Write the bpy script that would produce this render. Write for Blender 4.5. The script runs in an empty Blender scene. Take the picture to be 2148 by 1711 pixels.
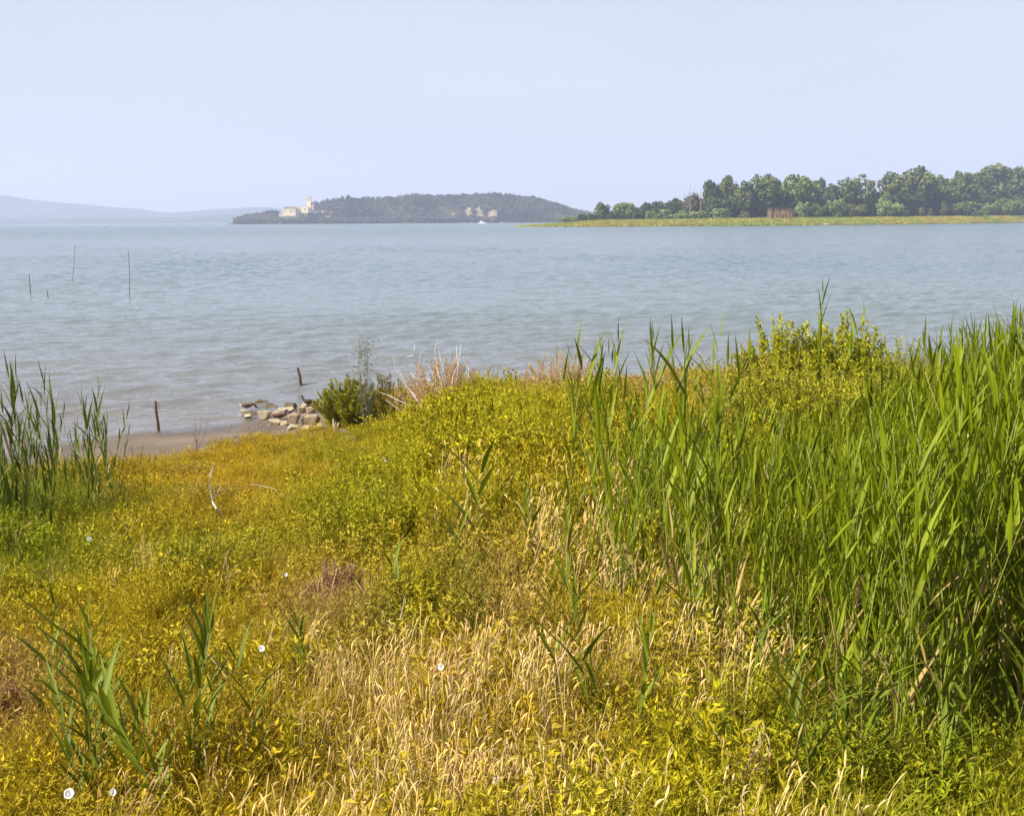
import bpy, math, random
import numpy as np
from mathutils import Matrix, Vector, Euler

R = math.radians
rng = np.random.default_rng(7)
random.seed(7)
S = bpy.context.scene
COL = S.collection

# ------------------------------------------------------------------ camera, sky, sun, exposure
CAMZ, FPX, W0, H0 = 5.0, 2303.0, 2148.0, 1711.0
PITCH = math.atan((855.5 - 463.0) / FPX)
ROLL = -0.006
cam = bpy.data.cameras.new('camera'); camo = bpy.data.objects.new('camera', cam); COL.objects.link(camo)
cam.sensor_fit = 'HORIZONTAL'; cam.sensor_width = 36.0; cam.lens = 36.0 * FPX / W0
cam.clip_start = 0.1; cam.clip_end = 40000.0
CM = (Matrix.Translation((0, 0, CAMZ)) @ Matrix.Rotation(math.pi / 2 - PITCH, 4, 'X') @ Matrix.Rotation(ROLL, 4, 'Z'))
camo.matrix_world = CM
S.camera = camo
CR = np.array(CM.to_3x3())

SUN_EL, SUN_AZ = 40.0, 244.0          # compass-like: 0 = away from camera (+Y), clockwise; 238 = behind left
world = bpy.data.worlds.new('World'); S.world = world; world.use_nodes = True
nt = world.node_tree; nt.nodes.clear()
sky = nt.nodes.new('ShaderNodeTexSky'); sky.sky_type = 'NISHITA'; sky.sun_disc = False
sky.sun_elevation = R(SUN_EL); sky.sun_rotation = R(SUN_AZ)
sky.air_density = 1.0; sky.dust_density = 1.0; sky.ozone_density = 1.0; sky.altitude = 250
mixs = nt.nodes.new('ShaderNodeMix'); mixs.data_type = 'RGBA'
tcw = nt.nodes.new('ShaderNodeTexCoord'); spw = nt.nodes.new('ShaderNodeSeparateXYZ'); mrw = nt.nodes.new('ShaderNodeMapRange')
nt.links.new(tcw.outputs['Generated'], spw.inputs[0]); nt.links.new(spw.outputs[2], mrw.inputs[0])
mrw.inputs[1].default_value = 0.0; mrw.inputs[2].default_value = 1.0; mrw.inputs[3].default_value = 0.86; mrw.inputs[4].default_value = 0.35
nt.links.new(mrw.outputs[0], mixs.inputs[0])                # haze thins out towards the zenith
mixs.inputs[7].default_value = (4.50, 4.62, 5.30, 1)     # pale lavender summer haze high in the air
bg = nt.nodes.new('ShaderNodeBackground'); bg.inputs[1].default_value = 0.085
wo = nt.nodes.new('ShaderNodeOutputWorld')
cn = nt.nodes.new('ShaderNodeTexNoise'); cn.inputs['Scale'].default_value = 1.6; cn.inputs['Detail'].default_value = 4.0      # thin uneven veil of high cloud
cmap = nt.nodes.new('ShaderNodeMapping'); cmap.inputs['Scale'].default_value = (1, 1, 3.5); nt.links.new(tcw.outputs['Generated'], cmap.inputs[0]); nt.links.new(cmap.outputs[0], cn.inputs['Vector'])
cr = nt.nodes.new('ShaderNodeMapRange'); nt.links.new(cn.outputs['Fac'], cr.inputs[0]); cr.inputs[1].default_value = 0.3; cr.inputs[2].default_value = 0.7; cr.inputs[3].default_value = 0.93; cr.inputs[4].default_value = 1.07
cmx = nt.nodes.new('ShaderNodeMix'); cmx.data_type = 'RGBA'; cmx.blend_type = 'MULTIPLY'; cmx.inputs[0].default_value = 1.0
nt.links.new(sky.outputs[0], mixs.inputs[6]); nt.links.new(mixs.outputs[2], cmx.inputs[6]); nt.links.new(cr.outputs[0], cmx.inputs[7]); nt.links.new(cmx.outputs[2], bg.inputs[0]); nt.links.new(bg.outputs[0], wo.inputs[0])

sl = bpy.data.lights.new('sun', 'SUN'); sl.energy = 5.0; sl.angle = R(0.6); sl.color = (1.0, 0.93, 0.80)
slo = bpy.data.objects.new('sun', sl); COL.objects.link(slo)
sd = Vector((math.sin(R(SUN_AZ)) * math.cos(R(SUN_EL)), math.cos(R(SUN_AZ)) * math.cos(R(SUN_EL)), math.sin(R(SUN_EL))))
slo.rotation_euler = sd.to_track_quat('Z', 'Y').to_euler()
slo.location = (-30, -30, 40)

S.view_settings.view_transform = 'Standard'; S.view_settings.look = 'None'
S.view_settings.exposure = 0.9; S.view_settings.gamma = 1.0; S.view_settings.use_curve_mapping = False
S.render.engine = 'CYCLES'
S.cycles.max_bounces = 6; S.cycles.diffuse_bounces = 3; S.cycles.glossy_bounces = 2
S.cycles.transmission_bounces = 3; S.cycles.volume_bounces = 1; S.cycles.transparent_max_bounces = 4
S.cycles.caustics_reflective = False; S.cycles.caustics_refractive = False

# ------------------------------------------------------------------ projection helpers
def ray(px, py):
    c = np.array([(px - W0 / 2) / FPX, -(py - H0 / 2) / FPX, -1.0])
    return CR @ c
def at_z(px, py, z=0.0):
    d = ray(px, py); t = (z - CAMZ) / d[2]
    return np.array([d[0] * t, d[1] * t, z])
def at_y(px, py, Y):
    d = ray(px, py); t = Y / d[1]
    return np.array([d[0] * t, Y, CAMZ + d[2] * t])
def project(P):
    P = np.atleast_2d(np.asarray(P, float)) - np.array([0, 0, CAMZ])
    c = P @ CR
    zz = np.maximum(-c[:, 2], 1e-3)
    return W0 / 2 + FPX * c[:, 0] / zz, H0 / 2 - FPX * c[:, 1] / zz

def sstep(a, b, x):
    t = np.clip((np.asarray(x, float) - a) / (b - a), 0, 1)
    return t * t * (3 - 2 * t)

def vnoise(x, y, seed=0, scale=1.0):
    """cheap smooth noise in about -1..1 from a few rotated sines"""
    r = np.random.default_rng(seed); v = 0.0
    for k in range(7):
        a = r.uniform(0, 6.283); f = r.uniform(0.55, 1.9) / scale; p = r.uniform(0, 6.283)
        v = v + np.sin((x * math.cos(a) + y * math.sin(a)) * f + p + 1.3 * np.sin((y * math.cos(a) - x * math.sin(a)) * f * 0.7 + p * 2))
    return v / 3.6

# ------------------------------------------------------------------ mesh helpers
def mesh_np(name, V, F, mats=None, mat_idx=None, smooth=False):
    """F: one (n,k) array or a list of such arrays"""
    V = np.asarray(V, np.float32).reshape(-1, 3)
    if not isinstance(F, (list, tuple)): F = [F]
    F = [np.asarray(f, np.int32) for f in F if len(f)]
    me = bpy.data.meshes.new(name)
    me.vertices.add(len(V)); me.vertices.foreach_set('co', V.ravel())
    loops = np.concatenate([f.ravel() for f in F])
    tot = np.concatenate([np.full(len(f), f.shape[1], np.int32) for f in F])
    start = np.concatenate([[0], np.cumsum(tot)[:-1]]).astype(np.int32)
    me.loops.add(len(loops)); me.loops.foreach_set('vertex_index', loops)
    me.polygons.add(len(tot)); me.polygons.foreach_set('loop_start', start); me.polygons.foreach_set('loop_total', tot)
    for m in (mats or []): me.materials.append(m)
    if mat_idx is not None: me.polygons.foreach_set('material_index', np.asarray(mat_idx, np.int32))
    me.polygons.foreach_set('use_smooth', np.full(len(tot), bool(smooth)))
    me.update(calc_edges=True); me.validate()
    return me

class MB:
    """collects pieces of one mesh"""
    def __init__(s): s.V = []; s.Q = []; s.T = []; s.n = 0
    def add(s, V, Q=None, T=None):
        V = np.asarray(V, float).reshape(-1, 3); s.V.append(V)
        if Q is not None and len(Q): s.Q.append(np.asarray(Q, int) + s.n)
        if T is not None and len(T): s.T.append(np.asarray(T, int) + s.n)
        s.n += len(V)
    def box(s, c, d, rz=0.0):
        x, y, z = np.array(d) / 2.0
        V = np.array([[-x,-y,-z],[x,-y,-z],[x,y,-z],[-x,y,-z],[-x,-y,z],[x,-y,z],[x,y,z],[-x,y,z]])
        ca, sa = math.cos(rz), math.sin(rz)
        V = V @ np.array([[ca, sa, 0], [-sa, ca, 0], [0, 0, 1]]) + np.array(c)
        s.add(V, [[0,3,2,1],[4,5,6,7],[0,1,5,4],[1,2,6,5],[2,3,7,6],[3,0,4,7]])
    def tube(s, pts, rad, n=6, cap=True):
        pts = np.asarray(pts, float); rad = np.broadcast_to(np.asarray(rad, float), (len(pts),))
        t = np.gradient(pts, axis=0); t /= np.linalg.norm(t, axis=1)[:, None] + 1e-9
        ref = np.array([0.3, 1, 0.1]) if abs(t[0] @ np.array([0.3, 1, 0.1])) < 0.9 else np.array([1, 0, 0.2])
        V = []
        for p, d, r in zip(pts, t, rad):
            u = np.cross(d, ref); u /= np.linalg.norm(u) + 1e-9; w = np.cross(d, u)
            a = np.arange(n) * 2 * math.pi / n
            V.append(p + r * (np.cos(a)[:, None] * u + np.sin(a)[:, None] * w))
        V = np.concatenate(V); Q = []
        for i in range(len(pts) - 1):
            for k in range(n):
                Q.append([i*n+k, i*n+(k+1)%n, (i+1)*n+(k+1)%n, (i+1)*n+k])
        T = []
        if cap:
            V = np.vstack([V, pts[0], pts[-1]]); a, b = len(V) - 2, len(V) - 1
            for k in range(n):
                T.append([a, (k+1)%n, k]); T.append([b, (len(pts)-1)*n+k, (len(pts)-1)*n+(k+1)%n])
        s.add(V, Q, T)
    def mesh(s, name, mat, smooth=False):
        V = np.concatenate(s.V) if s.V else np.zeros((0, 3)); F = []
        if s.Q: F.append(np.concatenate(s.Q))
        if s.T: F.append(np.concatenate(s.T))
        return mesh_np(name, V, F, [mat], smooth=smooth)

def obj(name, me, parent=None, loc=None, mat4=None):
    o = bpy.data.objects.new(name, me); COL.objects.link(o)
    if parent is not None: o.parent = parent
    if mat4 is not None: o.matrix_local = mat4
    elif loc is not None: o.location = [float(v) for v in loc]
    return o
def tag(o, label, cat, group=None):
    o['label'] = label; o['category'] = cat
    if group: o['group'] = group
    return o
def thing(name, label, cat, loc, rz=0.0, group=None, scale=1.0):
    o = bpy.data.objects.new(name, None); COL.objects.link(o)
    o.location = [float(v) for v in loc]; o.rotation_euler = (0, 0, rz); o.scale = (scale,) * 3
    o.empty_display_size = 0.1
    return tag(o, label, cat, group)
def kind(o, k): o['kind'] = k; return o

# ------------------------------------------------------------------ materials
def new_mat(name):
    m = bpy.data.materials.new(name); m.use_nodes = True; n = m.node_tree; n.nodes.clear()
    out = n.nodes.new('ShaderNodeOutputMaterial'); return m, n, out
def nd(n, t, **kw):
    x = n.nodes.new(t)
    for k, v in kw.items(): setattr(x, k, v)
    return x
def noise(n, scale, detail=3.0, vec=None, rough=0.55):
    x = nd(n, 'ShaderNodeTexNoise'); x.inputs['Scale'].default_value = scale; x.inputs['Detail'].default_value = detail
    x.inputs['Roughness'].default_value = rough
    if vec is not None: n.links.new(vec, x.inputs['Vector'])
    return x
def ramp(n, src, stops):
    x = nd(n, 'ShaderNodeValToRGB'); e = x.color_ramp.elements
    while len(e) < len(stops): e.new(0.5)
    for k, (p, c) in enumerate(stops): e[k].position = p; e[k].color = (*c, 1)
    n.links.new(src, x.inputs[0]); return x
def mixc(n, fac, a, b, mode='MIX'):
    x = nd(n, 'ShaderNodeMix', data_type='RGBA', blend_type=mode)
    for s_, v in ((0, fac), (6, a), (7, b)):
        if isinstance(v, (int, float)): x.inputs[s_].default_value = v
        elif isinstance(v, tuple): x.inputs[s_].default_value = (*v, 1)
        else: n.links.new(v, x.inputs[s_])
    return x.outputs[2]

KF = 0.90
def leaf_mat(name, color=None, trans=0.35, rough=0.5, var=0.35, vscale=9.0, spec=0.3, shift=(1.25, 1.05, 0.6)):
    """foliage: colour from an instancer attribute 'tint' or a fixed colour, broken by noise; thin and translucent"""
    m, n, out = new_mat(name)
    geo = nd(n, 'ShaderNodeNewGeometry')
    if color is None:
        at = nd(n, 'ShaderNodeAttribute', attribute_type='INSTANCER', attribute_name='tint'); base = at.outputs['Color']
    else:
        rgb = nd(n, 'ShaderNodeRGB'); rgb.outputs[0].default_value = (*(c * (1.0 if min(color) > .6 else KF) for c in color), 1); base = rgb.outputs[0]
    no = noise(n, vscale, 2.0, geo.outputs['Position'])
    rp = ramp(n, no.outputs['Fac'], [(0.28, (1 - var,) * 3), (0.5, (1, 1, 1)), (0.75, tuple(1 + var * 0.9 * (s - 0.3) for s in shift))])
    c = mixc(n, 1.0, base, rp.outputs[0], 'MULTIPLY')
    ri = nd(n, 'ShaderNodeMapRange'); n.links.new(geo.outputs['Random Per Island'], ri.inputs[0])
    ri.inputs[3].default_value = 1 - var * 0.8; ri.inputs[4].default_value = 1 + var * 0.8
    c = mixc(n, 1.0, c, ri.outputs[0], 'MULTIPLY')
    p = nd(n, 'ShaderNodeBsdfPrincipled'); n.links.new(c, p.inputs['Base Color'])
    p.inputs['Roughness'].default_value = rough; p.inputs['Specular IOR Level'].default_value = spec
    tr = nd(n, 'ShaderNodeBsdfTranslucent'); n.links.new(c, tr.inputs[0])
    mx = nd(n, 'ShaderNodeMixShader'); mx.inputs[0].default_value = trans
    n.links.new(p.outputs[0], mx.inputs[1]); n.links.new(tr.outputs[0], mx.inputs[2]); n.links.new(mx.outputs[0], out.inputs[0])
    return m

def solid(name, col, rough=0.8, var=0.25, vscale=3.0, bump=0.0, bscale=20.0, spec=0.3, space='OBJECT'):
    m, n, out = new_mat(name)
    tc = nd(n, 'ShaderNodeTexCoord'); v = tc.outputs['Object']
    if space == 'WORLD': v = nd(n, 'ShaderNodeNewGeometry').outputs['Position']
    no = noise(n, vscale, 5.0, v)
    rp = ramp(n, no.outputs['Fac'], [(0.3, tuple(c * (1 - var) for c in col)), (0.7, tuple(min(1, c * (1 + var)) for c in col))])
    p = nd(n, 'ShaderNodeBsdfPrincipled'); n.links.new(rp.outputs[0], p.inputs['Base Color'])
    p.inputs['Roughness'].default_value = rough; p.inputs['Specular IOR Level'].default_value = spec
    if bump:
        b = nd(n, 'ShaderNodeBump'); b.inputs['Strength'].default_value = bump; b.inputs['Distance'].default_value = 0.02
        nb = noise(n, bscale, 6.0, v); n.links.new(nb.outputs['Fac'], b.inputs['Height']); n.links.new(b.outputs[0], p.inputs['Normal'])
    n.links.new(p.outputs[0], out.inputs[0]); return m

M_HERB = leaf_mat('herb_leaves', None, 0.20, 0.6, 0.34, 11.0, 0.2)
M_GRASS = leaf_mat('grass_blades', None, 0.35, 0.5, 0.28, 7.0)
M_REED = leaf_mat('reed_leaves', (0.205, 0.255, 0.007), 0.30, 0.5, 0.45, 1.7, 0.18)
M_REED_DARK = leaf_mat('reed_leaves_dark', (0.105, 0.140, 0.013), 0.25, 0.5, 0.45, 1.7, 0.18)
M_REED_MID = leaf_mat('reed_leaves_mid', (0.150, 0.195, 0.010), 0.25, 0.5, 0.45, 1.7, 0.18)
M_STEM = leaf_mat('reed_stem', (0.22, 0.25, 0.05), 0.0, 0.5, 0.35, 1.5)
M_VINE = leaf_mat('bindweed_leaf', (0.40, 0.44, 0.03), 0.35, 0.5, 0.25, 6.0)
M_PETAL = leaf_mat('white_petal', (0.86, 0.86, 0.87), 0.3, 0.5, 0.04, 10.0)
M_PLUME = leaf_mat('dry_plume', (0.50, 0.34, 0.18), 0.2, 0.8, 0.3, 8.0)
M_DEADWHITE = solid('bleached_twig', (0.46, 0.40, 0.33), 0.8, 0.2, 12.0, 0.4, 60.0)
M_BLEACH = solid('sun_bleached_twig', (0.74, 0.70, 0.66), 0.8, 0.12, 12.0)
M_TWIG = solid('brown_twig', (0.20, 0.13, 0.08), 0.85, 0.3, 12.0, 0.4, 60.0)
M_POST = solid('weathered_post', (0.115, 0.070, 0.050), 0.85, 0.35, 9.0, 0.7, 30.0)
M_ROCK = solid('pale_rock', (0.36, 0.295, 0.19), 0.85, 0.28, 3.2, 0.9, 14.0)
M_ROCKP = solid('pinkish_rock', (0.31, 0.23, 0.155), 0.85, 0.25, 3.0, 0.9, 14.0)
M_ROCKD = solid('weedy_brown_rock', (0.12, 0.090, 0.05), 0.8, 0.4, 4.0, 1.0, 16.0)
M_ROCKG = solid('grey_rock', (0.22, 0.19, 0.15), 0.85, 0.3, 4.0, 0.9, 16.0)

# ------------------------------------------------------------------ the lie of the land
SH = [(-900, 985), (-400, 972), (0, 950), (250, 909), (420, 893), (500, 884), (580, 866), (690, 838), (760, 818), (900, 808),
      (1100, 804), (1300, 800), (1480, 785), (1600, 768), (1930, 742), (2148, 736), (2500, 728), (3000, 720)]
_sh = np.array([at_z(a, b)[:2] for a, b in SH]); _sh = _sh[np.argsort(_sh[:, 0])]
_sh = np.vstack([[-500, 12], [-60, 17], _sh, [80, 47], [500, 90]])
def shore_y(x): return np.interp(x, _sh[:, 0], _sh[:, 1]) + 0.18 * vnoise(np.asarray(x, float), 0 * np.asarray(x, float), 3, 1.1)
def ground_z(x, y):
    x = np.asarray(x, float); y = np.asarray(y, float)
    d = shore_y(x) - y
    z = np.where(d < 0, np.maximum(0.05 * d, -2.5), 0.028 * np.minimum(d, 30) + 0.022 * np.clip(d - 5, 0, 25))
    z = z + 2.2 * sstep(6.5, -0.5, y)
    z = z + np.where(d > 0, np.minimum(d * 0.04, 0.07), 0) * vnoise(x, y, 5, 0.9) + np.clip(d * 0.02, 0, 0.012) * vnoise(x, y, 6, 0.22)
    return z
def gz(x, y): return float(ground_z(np.array([x]), np.array([y]))[0])
def on_ground(px, py):
    """the spot of ground seen at a pixel"""
    z = 0.3
    for _ in range(12):
        p = at_z(px, py, z); z = 0.5 * z + 0.5 * gz(p[0], p[1])
    p = at_z(px, py, z); return np.array([p[0], p[1], gz(p[0], p[1])])

# ground sheet, fine near the camera and coarse further out
def axis(a, b, st, far):
    o = [a]; 
    g = 1.0
    while o[0] > -far: o.insert(0, o[0] - st * g); g *= 1.5
    c = list(np.arange(a + st, b, st)); o += c; g = 1.0
    while o[-1] < far: o.append(o[-1] + st * g); g *= 1.5
    return np.array(o)
gx = axis(-24, 30, 0.22, 420); gy = np.concatenate([np.array([-400, -200, -100, -50, -25, -12, -6, -3]), np.arange(-1, 46, 0.22), np.array([47, 50, 55, 62, 75, 90, 120])])
X, Y = np.meshgrid(gx, gy); Z = ground_z(X, Y)
nx, ny = len(gx), len(gy)
I = (np.arange(ny - 1)[:, None] * nx + np.arange(nx - 1)[None, :]).ravel()
m, n, out = new_mat('soil_and_mud')
geo = nd(n, 'ShaderNodeNewGeometry'); sep = nd(n, 'ShaderNodeSeparateXYZ'); n.links.new(geo.outputs['Position'], sep.inputs[0])
n1 = noise(n, 0.7, 6.0, geo.outputs['Position']); n2 = noise(n, 9.0, 5.0, geo.outputs['Position'])
mud = ramp(n, n1.outputs['Fac'], [(0.3, (0.105, 0.078, 0.052)), (0.55, (0.150, 0.112, 0.076)), (0.75, (0.195, 0.152, 0.108))])
soil = ramp(n, n2.outputs['Fac'], [(0.3, (0.06, 0.04, 0.015)), (0.6, (0.13, 0.09, 0.03)), (0.8, (0.23, 0.16, 0.05))])
hz = nd(n, 'ShaderNodeMapRange'); n.links.new(sep.outputs[2], hz.inputs[0]); hz.inputs[1].default_value = 0.17; hz.inputs[2].default_value = 0.32
c = mixc(n, hz.outputs[0], mud.outputs[0], soil.outputs[0])
sp = noise(n, 42.0, 2.0, geo.outputs['Position']); spr = ramp(n, sp.outputs['Fac'], [(0.6, (1, 1, 1)), (0.72, (1.5, 1.45, 1.35))])
c = mixc(n, 1.0, c, spr.outputs[0], 'MULTIPLY')
wet = nd(n, 'ShaderNodeMapRange'); n.links.new(sep.outputs[2], wet.inputs[0]); wet.inputs[1].default_value = 0.015; wet.inputs[2].default_value = 0.085
wetc = mixc(n, wet.outputs[0], (0.62, 0.60, 0.60), (1.0, 1.0, 1.0)); c = mixc(n, 1.0, c, wetc, 'MULTIPLY')
p = nd(n, 'ShaderNodeBsdfPrincipled'); n.links.new(c, p.inputs['Base Color'])
rr = nd(n, 'ShaderNodeMapRange'); n.links.new(wet.outputs[0], rr.inputs[0]); rr.inputs[3].default_value = 0.22; rr.inputs[4].default_value = 0.9
n.links.new(rr.outputs[0], p.inputs['Roughness'])
b = nd(n, 'ShaderNodeBump'); b.inputs['Strength'].default_value = 0.5; b.inputs['Distance'].default_value = 0.03
n3 = noise(n, 5.0, 8.0, geo.outputs['Position'], 0.65); n.links.new(n3.outputs['Fac'], b.inputs['Height']); n.links.new(b.outputs[0], p.inputs['Normal'])
n.links.new(p.outputs[0], out.inputs[0]); M_SOIL = m
kind(obj('ground', mesh_np('ground', np.stack([X, Y, Z], -1).reshape(-1, 3), np.stack([I, I + 1, I + nx + 1, I + nx], -1), [M_SOIL], smooth=True)), 'structure')

# ------------------------------------------------------------------ lake: one sheet of real ripples, finer near the shore
ang = np.concatenate([np.linspace(-1.45, -0.56, 50), np.linspace(-0.55, 0.55, 620), np.linspace(0.56, 1.45, 50)])
rows = [14.0]
while rows[-1] < 60: rows.append(rows[-1] + 0.115)
while rows[-1] < 9400: rows.append(rows[-1] * 1.0045 + (0 if rows[-1] < 700 else rows[-1] * 0.05))
rows = np.array(rows); A, RW = np.meshgrid(np.tan(ang), rows)
X = A * RW; Y = RW
def waves(x, y):
    r = np.random.default_rng(11); z = np.zeros_like(x)
    gust = 0.75 + 0.35 * vnoise(x, y, 21, 9.0)
    for k in range(16):
        lam = 0.55 * 1.13 ** k if k < 12 else r.uniform(1.6, 3.4)
        a = R(-80) + r.normal(0, 0.46); amp = 0.0108 * lam ** 0.70
        f = 2 * math.pi / lam
        ph = (x * math.cos(a) + y * math.sin(a)) * f + r.uniform(0, 6.28) + 1.1 * vnoise(x, y, 40 + k, 2.4 * lam)
        s = np.sin(ph); z += amp * (s - 0.18 * np.cos(2 * ph)) * (0.6 + 0.6 * (vnoise(x, y, 60 + k, 4.0 * lam) > -0.2))
    return z * gust
dsh = np.clip((Y - shore_y(X)) / 5.0, 0.10, 1.0)
Z = waves(X, Y) * dsh * sstep(420, 120, Y)
# little breaking lines along the beach
dd = Y - shore_y(X)
Z += 0.016 * np.exp(-((dd - 0.55) / 0.16) ** 2) * (0.6 + 0.4 * vnoise(X, Y, 77, 2.0)) + 0.02 * np.exp(-((dd - 1.5) / 0.22) ** 2) * (0.5 + 0.5 * vnoise(X, Y, 78, 2.5))
nx, ny = X.shape[1], X.shape[0]
I = (np.arange(ny - 1)[:, None] * nx + np.arange(nx - 1)[None, :])
keep = (Y - shore_y(X))[:-1, :-1] > -2.5
I = I[keep].ravel()
m, n, out = new_mat('turbid_lake_water')
geo = nd(n, 'ShaderNodeNewGeometry'); sep = nd(n, 'ShaderNodeSeparateXYZ'); n.links.new(geo.outputs['Position'], sep.inputs[0])
mp = nd(n, 'ShaderNodeMapping'); mp.inputs['Scale'].default_value = (0.30, 1.0, 1.0); n.links.new(geo.outputs['Position'], mp.inputs[0])
nb = noise(n, 0.028, 4.0, mp.outputs[0]); 
dep = nd(n, 'ShaderNodeMapRange'); n.links.new(sep.outputs[1], dep.inputs[0]); dep.inputs[1].default_value = 26; dep.inputs[2].default_value = 120
wob = nd(n, 'ShaderNodeMath', operation='MULTIPLY_ADD'); n.links.new(nb.outputs['Fac'], wob.inputs[0]); wob.inputs[1].default_value = 0.7; wob.inputs[2].default_value = -0.35
ad = nd(n, 'ShaderNodeMath', operation='ADD'); n.links.new(dep.outputs[0], ad.inputs[0]); n.links.new(wob.outputs[0], ad.inputs[1])
wc = ramp(n, ad.outputs[0], [(0.0, (0.150, 0.136, 0.120)), (0.12, (0.148, 0.160, 0.162)), (0.5, (0.132, 0.172, 0.180)), (1.0, (0.110, 0.158, 0.175))])
p = nd(n, 'ShaderNodeBsdfPrincipled'); n.links.new(wc.outputs[0], p.inputs['Base Color'])
rw = nd(n, 'ShaderNodeMapRange'); n.links.new(sep.outputs[1], rw.inputs[0]); rw.inputs[1].default_value = 40; rw.inputs[2].default_value = 500; rw.inputs[3].default_value = 0.05; rw.inputs[4].default_value = 0.28
n.links.new(rw.outputs[0], p.inputs['Roughness']); p.inputs['IOR'].default_value = 1.333
mp2 = nd(n, 'ShaderNodeMapping'); mp2.inputs['Scale'].default_value = (0.42, 1.0, 1.0); mp2.inputs['Rotation'].default_value = (0, 0, R(12)); n.links.new(geo.outputs['Position'], mp2.inputs[0])
nw = noise(n, 3.2, 3.0, mp2.outputs[0], 0.6); nw2 = noise(n, 0.55, 3.0, mp2.outputs[0], 0.6)
add = nd(n, 'ShaderNodeMath', operation='MULTIPLY_ADD'); n.links.new(nw2.outputs['Fac'], add.inputs[0]); add.inputs[1].default_value = 2.2; n.links.new(nw.outputs['Fac'], add.inputs[2])
b = nd(n, 'ShaderNodeBump'); b.inputs['Strength'].default_value = 0.8; b.inputs['Distance'].default_value = 0.12
n.links.new(add.outputs[0], b.inputs['Height']); n.links.new(b.outputs[0], p.inputs['Normal'])
n.links.new(p.outputs[0], out.inputs[0]); M_WATER = m
kind(obj('lake_water', mesh_np('lake_water', np.stack([X, Y, Z], -1).reshape(-1, 3), np.stack([I, I + 1, I + nx + 1, I + nx], -1), [M_WATER], smooth=True)), 'structure')

# ------------------------------------------------------------------ instanced stuff
LIB = {}
def scatter(name, protos, P, rot, scl, idx, tint, label=None, mat=None):
    """ONE object whose geometry nodes set a proto on every point"""
    lib = bpy.data.collections.new(name + '_kinds')
    for k, me in enumerate(protos):
        lib.objects.link(bpy.data.objects.new('%s_kind_%02d' % (name, k), me))
    N = len(P)
    me = bpy.data.meshes.new(name); me.vertices.add(N); me.vertices.foreach_set('co', np.asarray(P, np.float32).ravel())
    for nm, ty, arr, key in (('rot', 'FLOAT_VECTOR', rot, 'vector'), ('scl', 'FLOAT_VECTOR', scl, 'vector'), ('idx', 'INT', idx, 'value')):
        a = me.attributes.new(nm, ty, 'POINT'); a.data.foreach_set(key, np.asarray(arr, np.int32 if ty == 'INT' else np.float32).ravel())
    a = me.attributes.new('tint', 'FLOAT_COLOR', 'POINT'); t4 = np.ones((N, 4), np.float32); t4[:, :3] = tint
    a.data.foreach_set('color', t4.ravel())
    o = obj(name, me); kind(o, 'stuff')
    if label: o['label'] = label
    g = bpy.data.node_groups.new(name, 'GeometryNodeTree')
    g.interface.new_socket('Geometry', in_out='INPUT', socket_type='NodeSocketGeometry')
    g.interface.new_socket('Geometry', in_out='OUTPUT', socket_type='NodeSocketGeometry')
    gi = g.nodes.new('NodeGroupInput'); go = g.nodes.new('NodeGroupOutput')
    ci = g.nodes.new('GeometryNodeCollectionInfo'); ci.inputs['Collection'].default_value = lib
    ci.inputs['Separate Children'].default_value = True; ci.inputs['Reset Children'].default_value = True
    ip = g.nodes.new('GeometryNodeInstanceOnPoints'); ip.inputs['Pick Instance'].default_value = True
    def na(nm, ty):
        x = g.nodes.new('GeometryNodeInputNamedAttribute'); x.data_type = ty; x.inputs['Name'].default_value = nm; return x
    g.links.new(gi.outputs[0], ip.inputs['Points']); g.links.new(ci.outputs[0], ip.inputs['Instance'])
    g.links.new(na('idx', 'INT').outputs[0], ip.inputs['Instance Index'])
    g.links.new(na('rot', 'FLOAT_VECTOR').outputs[0], ip.inputs['Rotation'])
    g.links.new(na('scl', 'FLOAT_VECTOR').outputs[0], ip.inputs['Scale'])
    g.links.new(ip.outputs[0], go.inputs[0])
    md = o.modifiers.new('scatter', 'NODES'); md.node_group = g
    return o

def unit(v): return v / (np.linalg.norm(v, axis=-1, keepdims=True) + 1e-9)
def leaf_quads(base, dirv, L, Wd, r):
    """folded diamond leaves: base (n,3), dirv (n,3) -> V, Q"""
    n_ = len(base); dirv = unit(dirv)
    side = unit(np.cross(dirv, unit(r.normal(size=(n_, 3)) * 0.55 + np.array([0, 0, 1.0]))))
    up = np.cross(side, dirv); L = np.broadcast_to(L, (n_,))[:, None]; Wd = np.broadcast_to(Wd, (n_,))[:, None]
    V = np.stack([base, base + dirv * L * 0.45 + side * Wd * 0.5 + up * Wd * 0.15, base + dirv * L - up * L * 0.12,
                  base + dirv * L * 0.45 - side * Wd * 0.5 + up * Wd * 0.15], 1).reshape(-1, 3)
    return V, np.arange(n_ * 4).reshape(-1, 4)
def blades(base, dirv, L, Wd, bend, r, seg=4):
    """curved tapering strips: quads"""
    n_ = len(base); dirv = unit(dirv); t = np.linspace(0, 1, seg + 1)[None, :, None]
    side = unit(np.cross(dirv, r.normal(size=(n_, 3)))); L = np.broadcast_to(L, (n_,))[:, None, None]
    bend = np.asarray(bend)[:, None, :]
    c = base[:, None, :] + dirv[:, None, :] * L * t + bend * L * t ** 2
    w = (np.broadcast_to(Wd, (n_,))[:, None, None]) * (1 - t ** 1.6 * 0.92) * 0.5
    V = np.stack([c - side[:, None, :] * w, c + side[:, None, :] * w], 2).reshape(-1, 3)
    q = []
    for k in range(seg): q.append([2*k, 2*k+1, 2*k+3, 2*k+2])
    Q = (np.arange(n_) * (2 * (seg + 1)))[:, None, None] + np.array(q)[None]
    return V, Q.reshape(-1, 4)

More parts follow.
